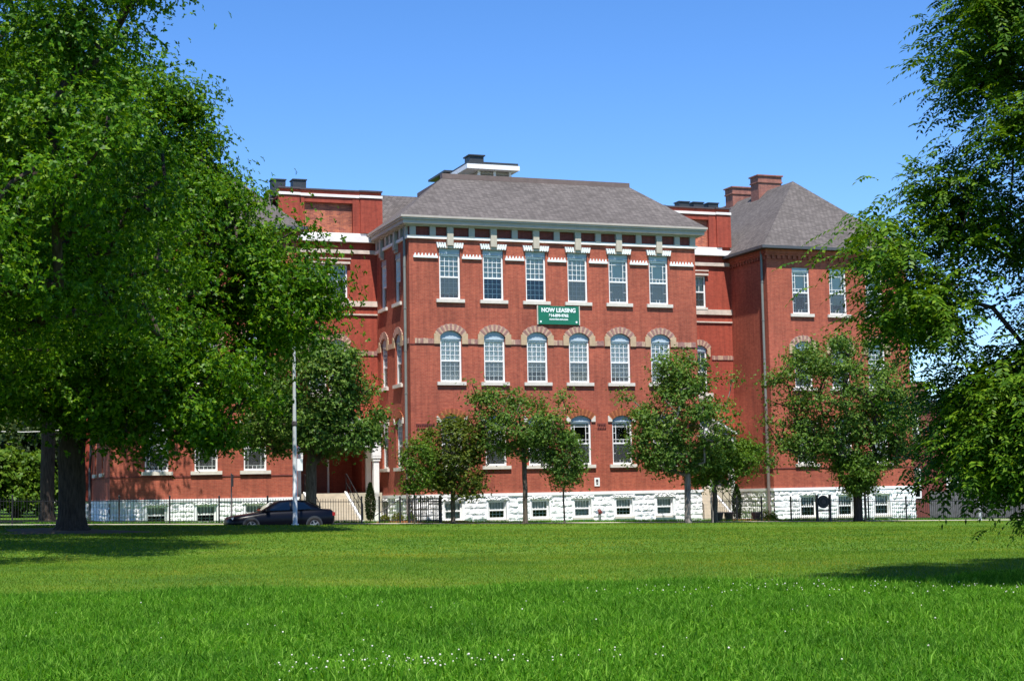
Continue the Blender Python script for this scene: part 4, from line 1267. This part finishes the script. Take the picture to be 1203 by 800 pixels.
def tree(name, base, blobs, ntips, per, leaf, mat, bark, r_base, trunk_h, label, cat='tree', group=None, seed=0, clump=(.9, .5), spray=3,
         flare=1.6, seglen=.9, extra=None, mind=0, lean=(0, 0), ns=7, shell=.5, compound=False, up_bias=.55, taper=None, carve=0):
    r = np.random.default_rng(seed)
    o = empty(name, base, 0, label, cat, group)
    tips = blob_tips(r, blobs, ntips, shell, mind, carve)
    if extra is not None: tips = np.concatenate([tips, np.array(extra, float)])
    sk = skeleton(r, (0, 0, -.05), (lean[0], lean[1], trunk_h), tips, r_base, seglen)
    link('trunk', trunk_mesh('trunk', sk, bark, flare, ns), o)
    # foliage
    T = tips; n = len(T)
    ctr = np.mean(T, axis=0)
    k = np.maximum(8, (per * np.clip(r.lognormal(0, .45, n), .3, 2.2)).astype(int))
    idx = np.repeat(np.arange(n), k); m = len(idx)
    cs = r.uniform(.7, 1.3, n)[idx][:, None]
    off = r.normal(size=(m, 3)) * np.array([clump[0], clump[0], clump[1]]) * .5 * cs
    P = T[idx] + off
    outw = unit(P - ctr)
    up_ = np.array([0, 0, 1.0])
    Ln, Wn = leaf
    if not compound:
        nor = unit(up_ * up_bias * .8 + outw * .3 + unit(off) * .55 + r.normal(size=(m, 3)) * .5)
        Qs = []
        rd = unit(r.normal(size=(m, 3)) + outw * .7 - up_ * .25)
        d0 = unit(rd - nor * np.sum(rd * nor, 1, keepdims=True))
        s0 = np.cross(nor, d0)
        for q in range(spray):
            a = (q - (spray - 1) / 2) * 1.0 + r.normal(0, .25, m)
            D = d0 * np.cos(a)[:, None] + s0 * np.sin(a)[:, None]
            D = unit(D + nor * r.normal(0, .18, (m, 1)))
            L = Ln * r.uniform(.7, 1.25, m)
            Qs.append(leaf_quads(P, D, unit(nor + r.normal(size=(m, 3)) * .25), L, L * Wn / Ln))
        Q = np.concatenate(Qs)
    else:
        # pinnate fronds: rachis with paired leaflets, drooping outward
        flat = outw * np.array([.5, .5, .1]) + r.normal(size=(m, 3)) * np.array([.9, .9, .3])
        D0 = unit(flat + up_ * .10)
        Lf = Ln * r.uniform(.65, 1.25, m); droop = r.uniform(.35, .95, m)
        Qs = []; npair = 7
        for j in range(1, npair + 1):
            t = j / npair
            C = P + D0 * (Lf * t)[:, None] - up_ * (Lf * droop * t * t * .75)[:, None]
            Dt = unit(D0 - up_ * (droop * 1.5 * t)[:, None])
            S = unit(np.cross(Dt, up_)); Nn = np.cross(S, Dt)
            if j == npair:
                Qs.append(leaf_quads(C, Dt, Nn, Lf * .24, Lf * .075)); continue
            for sg in (-1, 1):
                D = unit(S * sg + Dt * .55 - up_ * r.uniform(.1, .45, m)[:, None])
                L = Lf * .27 * (1 - .35 * abs(t - .5)) * r.uniform(.85, 1.15, m)
                Qs.append(leaf_quads(C, D, unit(Nn + r.normal(size=(m, 3)) * .18), L, L * .44))
        Q = np.concatenate(Qs)
    link('crown', crown_mesh('crown', Q, mat), o)
    return o

def gb(u, v): return at(u, v)
# the two oaks at the left and the oak standing left of the picture
OAKG = 'oaks on the left of the lawn'
xo, yo = -16.55, 61.0
tree('oak_tree', (xo, yo, gz(xo, yo)),
     [(-.3, 0, 13.8, 5.4, 5.6, 5.2), (4.8, -.5, 9.2, 4.6, 4.6, 3.9), (-5.5, 0, 9.4, 5, 5.5, 5), (3.0, -2.6, 5.9, 3.8, 4, 2.2), (-2.8, -.5, 20.0, 3.6, 3.6, 3.6), (6.9, -.2, 8.7, 2.8, 3, 2.0), (2.3, .5, 14.6, 2.7, 4, 3.2), (4.9, 0, 11.3, 2.3, 3, 2.2), (-4.5, -1, 5.6, 5, 4, 2.0), (-2, -4.6, 6.6, 5, 3.6, 2.4), (.5, -3, 5.4, 4, 3, 1.6), (4.2, -2, 4.5, 3.0, 3.4, 1.7), (6.0, -1, 5.2, 1.7, 2.5, 1.4), (2.2, -1.5, 4.6, 2.2, 2.5, 1.2)],
     500, 235, (.155, .085), LEAF['oak'], M['bark'], .50, 8.5, 'huge spreading oak with a thick dark trunk at the left of the lawn', group=OAKG, seed=3, clump=(1.25, .72), flare=1.9, mind=.9, shell=.6, spray=4, carve=.35,
     extra=[(9.3, -.3, 7.5), (9.6, .2, 8.3), (9.0, .3, 9.2)])
m = MB(); n_ = 26; m.v.append((xo, yo, gz(xo, yo) + .10))
for rr_0, hh in ((1.1, .07), (2.6, -.02)):
    for k in range(n_):
        a = 2 * math.pi * k / n_; q = rr_0 * (1 + .16 * math.sin(3 * a + 1) + .1 * math.sin(5 * a)); X, Y = xo + q * 1.2 * math.cos(a), yo + q * math.sin(a)
        m.v.append((X, Y, gz(X, Y) + hh))
for k in range(n_):
    m.f.append((0, 1 + k, 1 + (k + 1) % n_)); m.m.append(0)
    m.f.append((1 + k, 1 + n_ + k, 1 + n_ + (k + 1) % n_, 1 + (k + 1) % n_)); m.m.append(0)
tag(m.obj('soil_patch', M['soil']), kind='structure')
x2, y2 = -22.05, 77.0
tree('oak_tree', (x2, y2, gz(x2, y2)), [(0, 0, 12, 6, 6, 6), (-4, 1, 9, 4, 4, 4)], 190, 90, (.22, .09), LEAF['oak'], M['bark'], .33, 8, 'slimmer dark oak trunk standing just behind and left of the thick oak', group=OAKG, seed=4, clump=(1.3, .8), flare=1.9)
x3, y3 = -15.8, 41.0
tree('oak_tree', (x3, y3, gz(x3, y3)), [(0, 0, 10.2, 7.4, 7.5, 4.2), (2, 5, 9, 5, 4, 3), (1, 9.5, 8, 5.5, 3.5, 2.5),  (-3, 0, 13, 5, 5, 4), (4.2, -.2, 15.2, 3.0, 3, 2.2)], 290, 240, (.125, .07), LEAF['oak'], M['bark'], .45, 7.5, 'oak whose boughs reach in at the upper left edge of the photo', group=OAKG, seed=5, clump=(1.2, .66), flare=1.7, mind=.8, shell=.55, spray=4, carve=.15)

# near tree with feathery leaves at the right edge
xr, yr = 13.4, 26.4
ex = []
rr_ = np.random.default_rng(5)
for (px, py, n_) in ((-7.6, 5.5, 3), (-7.0, 5.1, 6), (-7.2, 4.35, 5), (-6.6, 4.5, 6), (-6.4, 5.9, 7), (-5.6, 3.0, 6), (-5.5, 2.4, 7), (-6.0, 2.5, 8), (-6.25, 2.15, 8), (-6.1, 3.0, 4), (-5.8, 1.95, 7), (-5.3, 1.8, 7), (-5.0, 1.6, 5), (-5.8, 3.1, 5), (-5.4, 2.8, 8), (-5.1, 3.6, 8), (-5.8, 9.3, 6), (-5.7, 8.5, 6), (-5.6, 7.2, 6), (-6.5, 6.5, 4)):
    for k in range(n_): ex.append((px + .35 + rr_.normal(0, .18), rr_.normal(0, .9), py + rr_.normal(0, .18)))
tree('walnut_tree', (xr, yr, gz(xr, yr)),
     [(-.2, 0, 9.5, 5.05, 5.2, 4.5), (-2.0, 0, 4.6, 2.9, 3.2, 2.2), (2.5, 0, 6, 5, 5, 4), (-4.3, -.3, 3.4, .8, 2.2, .9), (-4.9, 0, 8.4, .8, 2.4, 1.8), (-4.7, 0, 6.2, .7, 2.2, 1.0), (-5.2, 0, 10.4, .7, 2.2, 1.4)], 600, 52, (.45, .08), LEAF['ash'], M['bark'], .20, 5.5,
     'feathery-leaved tree whose drooping branches hang in at the right edge', seed=8, clump=(.66, .5), extra=ex, flare=1.5, compound=True, seglen=.7)

# street and garden trees before the school
ST = 'young trees planted in front of the school'
tree('street_tree', gb(-6.50, -5.5), [(0, 0, 6.5, 3.0, 2.6, 2.8), (-1.6, -.4, 4.6, 2.0, 1.8, 1.3), (1.6, -.3, 4.6, 1.8, 1.7, 1.2), (.9, -.2, 4.0, 2.3, 1.7, .75), (-1.6, -.2, 4.0, 1.5, 1.5, .7)], 215, 90, (.14, .08), LEAF['olive'], M['bark_thin'], .25, 3.4,
     'broad leafy tree with a forked dark trunk right behind the lamp pole', group=ST, seed=11, clump=(.75, .5), seglen=.6, extra=[(3.2, 0, 5.2), (3.0, -.2, 6.4), (-3.1, 0, 4.0)])
tree('street_tree', gb(-1.39, -5.0), [(.15, 0, 2.75, .78, .7, 1.25)], 46, 44, (.105, .058), LEAF['bright'], M['bark_thin'], .035, 1.9,
     'small slender sapling at the left corner of the projecting centre block', group=ST, seed=12, clump=(.42, .38), seglen=.35, ns=5)
tree('street_tree', gb(1.06, -3.4), [(0, 0, 3.6, 1.5, 1.2, 1.55), (-.6, -.1, 1.9, .8, .8, .7), (.5, -.1, 2.1, .9, .8, .8)], 95, 62, (.12, .075), LEAF['bronze'], M['bark_thin'], .11, 2.2,
     'dense bronze-green tree with several stems at the foot of the brick wall', group=ST, seed=13, clump=(.6, .45), seglen=.5)
tree('street_tree', gb(4.32, -4.8), [(-.3, 0, 4.8, 2.2, 1.8, 1.6), (.9, 0, 4.0, 1.3, 1.3, 1.1), (-1.4, 0, 5.8, 1.2, 1.0, 1.0)], 92, 68, (.125, .07), LEAF['olive'], M['bark_thin'], .12, 4.6,
     'airy tree with a forked trunk covering the middle first floor windows', group=ST, seed=14, clump=(.62, .4), seglen=.55, extra=[(-2.5, 0, 6.9), (-2.2, 0, 6.2), (1.9, 0, 6.2), (2.1, 0, 5.6)])
tree('street_tree', gb(6.06, -5.6), [(.1, 0, 3.1, .95, .85, 1.3)], 60, 58, (.105, .058), LEAF['olive'], M['bark_thin'], .045, 2.0,
     'thin young tree with an upright oval crown near the wall plaque', group=ST, seed=15, clump=(.45, .4), seglen=.35, ns=5)
tree('street_tree', gb(12.75, -5.6), [(-.2, 0, 5.0, 2.7, 2.3, 2.6), (0, 0, 7.6, 1.5, 1.4, 1.4), (-1.2, -.2, 3.9, 1.7, 1.5, 1.2)], 170, 68, (.125, .075), LEAF['olive'], M['bark_pale'], .16, 3.0,
     'tall tree with a pale trunk at the right corner of the centre block', group=ST, seed=16, clump=(.65, .45), seglen=.55, extra=[(-3.0, 0, 6.4), (2.4, 0, 7.2)])
tree('street_tree', gb(14.9, -4.4), [(.6, 0, 3.3, 1.7, 1.4, 1.4), (1.6, 0, 3.4, 1.0, .9, .8), (-.2, 0, 2.3, 1.0, 1, .7)], 95, 70, (.115, .065), LEAF['bright'], M['bark_thin'], .13, 1.6,
     'low bushy tree with crooked stems in front of the right entrance porch', group=ST, seed=17, clump=(.55, .4), seglen=.45)
tree('street_tree', gb(22.52, -5.8), [(-.6, 0, 6.9, 3.9, 2.8, 2.9), (-1.5, 0, 8.6, 2.0, 1.8, 1.3), (1.6, 0, 5.2, 2.3, 2, 1.9), (-2.6, 0, 4.4, 2.0, 1.8, 1.3), (0, 0, 3.8, 3.2, 2, 1.0)], 255, 68, (.13, .08), LEAF['olive'], M['bark'], .23, 3.0,
     'wide loose tree spread across the front of the right wing', group=ST, seed=18, clump=(.7, .48), seglen=.6, extra=[(-4.7, 0, 5.4), (-4.6, 0, 3.2), (-3.8, 0, 7.6), (3.4, 0, 4.0)])
tree('street_tree', gb(22.55, -6.4), [(-.3, 0, 2.7, 1.55, 1.3, .85), (-.2, 0, 2.0, .8, .8, .5)], 70, 75, (.11, .065), LEAF['bright'], M['bark_thin'], .06, 1.5,
     'compact bright green round-headed tree before the wide tree at the right wing', group=ST, seed=19, clump=(.45, .32), seglen=.4, ns=5)
tree('street_tree', gb(10.54, -12.6), [(0, 0, 1.7, .12, .12, .35)], 5, 10, (.07, .04), LEAF['olive'], M['bark_pale'], .03, 1.5,
     'bare staked whip of a newly planted tree at the lawn edge', group=ST, seed=20, clump=(.12, .2), seglen=.4, ns=5)

# clipped conifers and shrubs
def conifer(u, v, h, rad, label, seed):
    r = np.random.default_rng(seed)
    o = empty('arborvitae', at(u, v), 0, label, 'shrub', 'slim arborvitae by the entrances')
    m = MB(); m.tube([(0, 0, -.05), (0, 0, h * .8)], [.05, .01], 6); m.obj('trunk', M['bark_thin'], o)
    n = 2600; z = h * (.06 + .94 * r.random(n) ** .9); prof = rad * np.sin(np.clip(z / h, 0, 1) * math.pi * .88 + .36) ** .8
    a = r.random(n) * 2 * math.pi; rr = prof * np.sqrt(r.uniform(.35, 1.1, n))
    P = np.stack([rr * np.cos(a), rr * np.sin(a), z], 1)
    out = np.stack([np.cos(a), np.sin(a), np.zeros(n)], 1)
    D = unit(np.array([0, 0, 1.]) + out * .5 + r.normal(size=(n, 3)) * .3)
    link('crown', crown_mesh('crown', leaf_quads(P, D, unit(out + r.normal(size=(n, 3)) * .5), r.uniform(.06, .13, n), r.uniform(.03, .05, n)), LEAF['dark']), o)
conifer(-2.33, -.5, 1.95, .24, 'slim dark arborvitae beside the white porch column of the left entrance', 1)
conifer(18.26, -.5, 1.95, .25, 'slim dark arborvitae beside the stairs of the right entrance', 2)
def shrub(u, v, rad, h, mat, label, seed, grp='low shrubs in the mulch beds'):
    r = np.random.default_rng(seed)
    o = empty('shrub', at(u, v, .03), 0, label, 'shrub', grp)
    m = MB()
    for k in range(5):
        a = k * 1.26; m.tube([(0, 0, -.05), (rad * .5 * math.cos(a), rad * .5 * math.sin(a), h * .6)], [.015, .006], 4)
    m.obj('stem', M['bark_thin'], o)
    n = 700; d = unit(r.normal(size=(n, 3))); d[:, 2] = np.abs(d[:, 2]); rr = r.random(n) ** .35
    P = d * rr[:, None] * np.array([rad, rad, h]); D = unit(d + r.normal(size=(n, 3)) * .6)
    link('foliage', crown_mesh('foliage', leaf_quads(P, D, unit(d + r.normal(size=(n, 3)) * .5), r.uniform(.05, .1, n), r.uniform(.03, .055, n)), mat), o)
shrub(-1.75, -1.0, .26, .36, LEAF['shrub'], 'small yellow-green shrub nearest the left entrance column', 1)
shrub(-1.05, -1.0, .32, .46, LEAF['shrub'], 'yellow-green shrub behind the slanting rail', 2)
shrub(-.35, -1.0, .30, .42, LEAF['olive'], 'dark green shrub at the right end of the left mulch bed', 3)
shrub(19.75, -.9, .34, .6, LEAF['shrub'], 'yellow-green shrub in the mulch bed right of the arborvitae', 4)
shrub(20.35, -.7, .26, .4, LEAF['bright'], 'small green shrub by the downspout of the right wing', 5)

# ------------------------------------------------------------------ background
def house(name, loc, rz, w, d, h, mat, label):
    o = empty(name, loc, rz, label, 'house')
    m = MB(); m.box(-w/2, w/2, 0, d, -1.5, h); wl = m.obj('wall', mat, o)
    m = MB(); m.box(-w/2 - .15, w/2 + .15, -.18, d + .15, h + .003, h + .3); m.box(-w/2 - .25, w/2 + .25, -.28, d + .25, h + .303, h + .42); m.obj('cornice', M['flash'], wl)
    for x in (-w/4, w/4):
        for z in (1.2, 4.6):
            m = MB(); m.box(x - .55, x - .45, -.06, -.003, z, z + 1.9); m.box(x + .45, x + .55, -.06, -.003, z, z + 1.9); m.box(x - .45, x + .45, -.06, -.003, z, z + .1); m.box(x - .45, x + .45, -.06, -.003, z + 1.8, z + 1.9); m.box(x - .45, x + .45, -.05, -.003, z + .9, z + 1.0)
            f = m.obj('window', M['white'], o)
            m = MB(); m.box(x - .45, x + .45, -.03, -.002, z + .1, z + 1.8); m.obj('pane', M['glass_dark'], f)
    m = MB(); m.box(w/2 - 1.6, w/2 - .6, d * .4, d * .4 + .8, h, h + 1.9); m.obj('chimney', M['chimney'], o)
    return o
xh, yh = W(36.8, 8)
house('brick_house', (xh, yh, gz(xh, yh)), TH, 6, 10, 6.9, M['house'], 'dark red brick house with a white framed window beyond the right wing')
xh, yh = W(47, 9)
house('brick_house', (xh, yh, gz(xh, yh)), TH, 9, 10, 7.6, M['brick_mottled'], 'orange brick house at the right edge seen through the hanging leaves')
xh, yh = W(-22.1, 17)
o = empty('garage', (xh, yh, gz(xh, yh)), TH, 'low grey garage at the far left edge behind the fence', 'garage')
m = MB(); m.box(-2.6, 2.6, 0, 6, -1.5, 3.2); m.obj('wall', M['wood'], o)
m = MB(); m.add([(-2.9, -.3, 3.202), (2.9, -.3, 3.202), (2.9, 6.3, 3.202), (-2.9, 6.3, 3.202), (-2.9, 3, 4.4), (2.9, 3, 4.4)], [(0, 1, 5, 4), (2, 3, 4, 5), (0, 4, 3), (1, 2, 5), (0, 3, 2, 1)]); m.obj('roof', M['shingle'], o)
m = MB(); m.box(-1.2, 1.2, -.05, -.003, -.5, 2.3); m.obj('door', M['white'], o)
f = empty('board_fence', at(41, 3), TH, 'grey board fence behind the right end of the iron fence', 'fence')
m = MB()
for i in range(110): m.box(-8 + i * .15, -8 + i * .15 + .138, -.012 + .006 * (i % 3), .012, -.6, 1.75 + .03 * math.sin(i * 2.1))
m.obj('boards', M['wood'], f)
m = MB(); m.box(-8, 8.5, .013, .06, .4, .5); m.box(-8, 8.5, .013, .06, 1.3, 1.4); m.obj('rail', M['wood'], f)
BG = 'trees in the distance behind the school'
bgt = [(-17.4, 32, 8, 'pale', 'pale yellow-green tree at the far left beyond the iron fence'), (-20.5, 36, 9.5, 'pale', 'dull green tree at the left edge beyond the garage'), (-14.6, 50, 11, 'pale', 'tall pale tree far behind the left wing'),
       (-18.2, 19, 4.4, 'bright', 'small bright green tree behind the fence left of the oak trunks'), (-16.4, 24, 6.0, 'dark', 'dark bushy tree close behind the slimmer oak trunk'), (-21, 60, 13, 'pale', 'farthest pale tree at the left edge'),
       (45, 30, 10, 'olive', 'broad tree behind the brick houses at the right'), (56, 22, 11, 'olive', 'tree at the far right behind the orange house'), (40, 60, 12, 'olive', 'distant tree between the right wing and the dark house')]
for i, (u, v, hh, mt, lab) in enumerate(bgt):
    x, y = W(u, v)
    tree('distant_tree', (x, y, gz(x, y)), [(0, 0, hh * .6, hh * .42, hh * .4, hh * .36), (hh * .15, 0, hh * .36, hh * .4, hh * .34, hh * .2)], 90, 75, (.26, .16), LEAF[mt], M['bark'], .2, hh * .4, lab, group=BG, seed=60 + i, clump=(hh * .13, hh * .1), seglen=1.2, ns=5)
cb = MB(); a = Vector(at(-24, 12, 5.4)); b_ = Vector(at(-14.8, 12, 5.0))
cb.tube([a.lerp(b_, t / 8) - Vector((0, 0, .5 * math.sin(math.pi * t / 8))) for t in range(9)], .022, 5)
tag(cb.obj('utility_cable', M['wire']), 'thin pale cable sagging between the oak trunks at the far left', 'cable')

# ------------------------------------------------------------------ grass
def scatter(r, y0, y1, dens, margin=4.5):
    area = .32 * (y1 ** 2 - y0 ** 2) + 2 * margin * (y1 - y0)
    n = int(area * dens * 1.15)
    y = np.sqrt(r.uniform(y0 ** 2, y1 ** 2, n)); x = r.uniform(-1, 1, n) * (.325 * y + margin)
    return x, y
def vnoise(x, y, s, seed):
    r = np.random.default_rng(seed); t = np.zeros_like(x)
    for k in range(5):
        a = r.uniform(0, 2 * math.pi); f = s * r.uniform(.5, 2.0)
        t += np.sin((x * math.cos(a) + y * math.sin(a)) * f + r.uniform(0, 6))
    return t / 5
def inlawn(x, y): 
    v = (x - OX) * VV[0] + (y - OY) * VV[1]; return v < -12.1
def blades(name, x, y, L, Wd, mat, bend, r, tri=False):
    n = len(x); z = g(x, y) - .01
    a = r.uniform(0, 2 * math.pi, n); D = np.stack([np.cos(a), np.sin(a), np.zeros(n)], 1)
    b2 = r.uniform(0, 2 * math.pi, n); S = np.stack([np.cos(b2), np.sin(b2), np.zeros(n)], 1)
    P = np.stack([x, y, z], 1); bd = (bend * r.uniform(.2, 1.3, n))[:, None]; Lc = L[:, None]; Wc = Wd[:, None]
    up_ = np.array([0, 0, 1.])
    tip = P + up_ * Lc * np.sqrt(np.clip(1 - bd ** 2 * .8, .1, 1)) + D * Lc * bd
    if tri:
        V = np.stack([P - S * Wc, P + S * Wc, tip], 1).reshape(-1, 3)
        return np_mesh(name, V, np.arange(3 * n), np.arange(n) * 3, mat)
    mid = P + up_ * Lc * .55 + D * Lc * bd * .25
    V = np.stack([P - S * Wc * .8, P + S * Wc * .8, mid + S * Wc, mid - S * Wc, tip], 1).reshape(-1, 3)
    base = np.arange(n) * 5
    lo = np.stack([base, base + 1, base + 2, base + 3, base + 3, base + 2, base + 4], 1).ravel()
    stt = np.stack([np.arange(n) * 7, np.arange(n) * 7 + 4], 1).ravel()
    return np_mesh(name, V, lo, stt, mat)
r = np.random.default_rng(21)
def edge_y(x): return 27.8 + .55 * np.sin(x * .9) + .3 * np.sin(x * 2.3 + 1) + .02 * x
x, y = scatter(r, 11.5, 29.5, 1700)
k = y < edge_y(x) + r.normal(0, .35, len(x)); x, y = x[k], y[k]
pn = vnoise(x, y, 1.1, 2); 
L = (.10 + .05 * pn) * r.uniform(.5, 1.6, len(x))
tall = r.random(len(x)) < .03; L[tall] *= 1.6
og = link('tall_grass', blades('tall_grass', x, y, np.clip(L, .04, .4), r.uniform(.003, .008, len(x)), GRASS, .85, r))
tag(og, 'longer unmown green grass along the near edge of the lawn', 'grass', kind='stuff')
xs, ys = [], []
for y0, y1, d in ((26, 42, 420), (42, 80, 105)):
    x, y = scatter(r, y0, y1, d); k = inlawn(x, y) & (y > edge_y(x) - .4); xs.append(x[k]); ys.append(y[k])
n1 = len(xs[0]); x = np.concatenate(xs); y = np.concatenate(ys)
L = r.uniform(.025, .065, len(x)); Wd = np.where(np.arange(len(x)) < n1, .008, .02) * r.uniform(.7, 1.4, len(x))
og = link('mown_grass', blades('mown_grass', x, y, L, Wd, GRASS_MOWN, .7, r, True))
tag(og, 'short mown lawn grass stretching to the street', 'grass', kind='stuff')
# longer grass along the wall and fence
uu = r.uniform(-19, 34, 26000); vv = r.uniform(-1.85, -.15, 26000)
x = OX + UU[0] * uu + VV[0] * vv; y = OY + UU[1] * uu + VV[1] * vv
og = link('yard_grass', blades('yard_grass', x, y, r.uniform(.06, .2, len(x)), r.uniform(.008, .016, len(x)), GRASS, .5, r, True))
tag(og, 'uncut strip of grass between the iron fences and the white stone base', 'grass', kind='stuff')
# clover flower heads
cx = []
for (px, py, sx, sy, n_) in ((-1.9, 15.0, .25, .3, 26), (-1.3, 15.3, .3, .35, 34), (-.75, 15.1, .22, .3, 26), (-.3, 15.4, .3, .3, 14), (.5, 15.6, .5, .4, 14), (2.6, 25.3, .9, .6, 26), (4.4, 26.1, .7, .5, 30),
                             (6.2, 25.0, 1.2, .7, 34), (7.3, 24.0, .6, .6, 18), (0, 20, 4, 3.5, 60), (6, 22, 2, 2, 26)):
    cx.append(np.stack([r.normal(px, sx, n_), r.normal(py, sy, n_)], 1))
cx = np.concatenate(cx); m = MB()
for (x, y) in cx:
    z = gz(x, y) + random.uniform(.06, .14); q = random.uniform(.005, .011)
    m.lathe([(0, -q), (q * .9, -q * .4), (q, .2 * q), (q * .6, q * .9), (0, q)], 6, c=(x, y, z))
tag(m.obj('clover_flowers', M['clover']), 'white clover flower heads scattered in the long grass', 'flowers', kind='stuff')
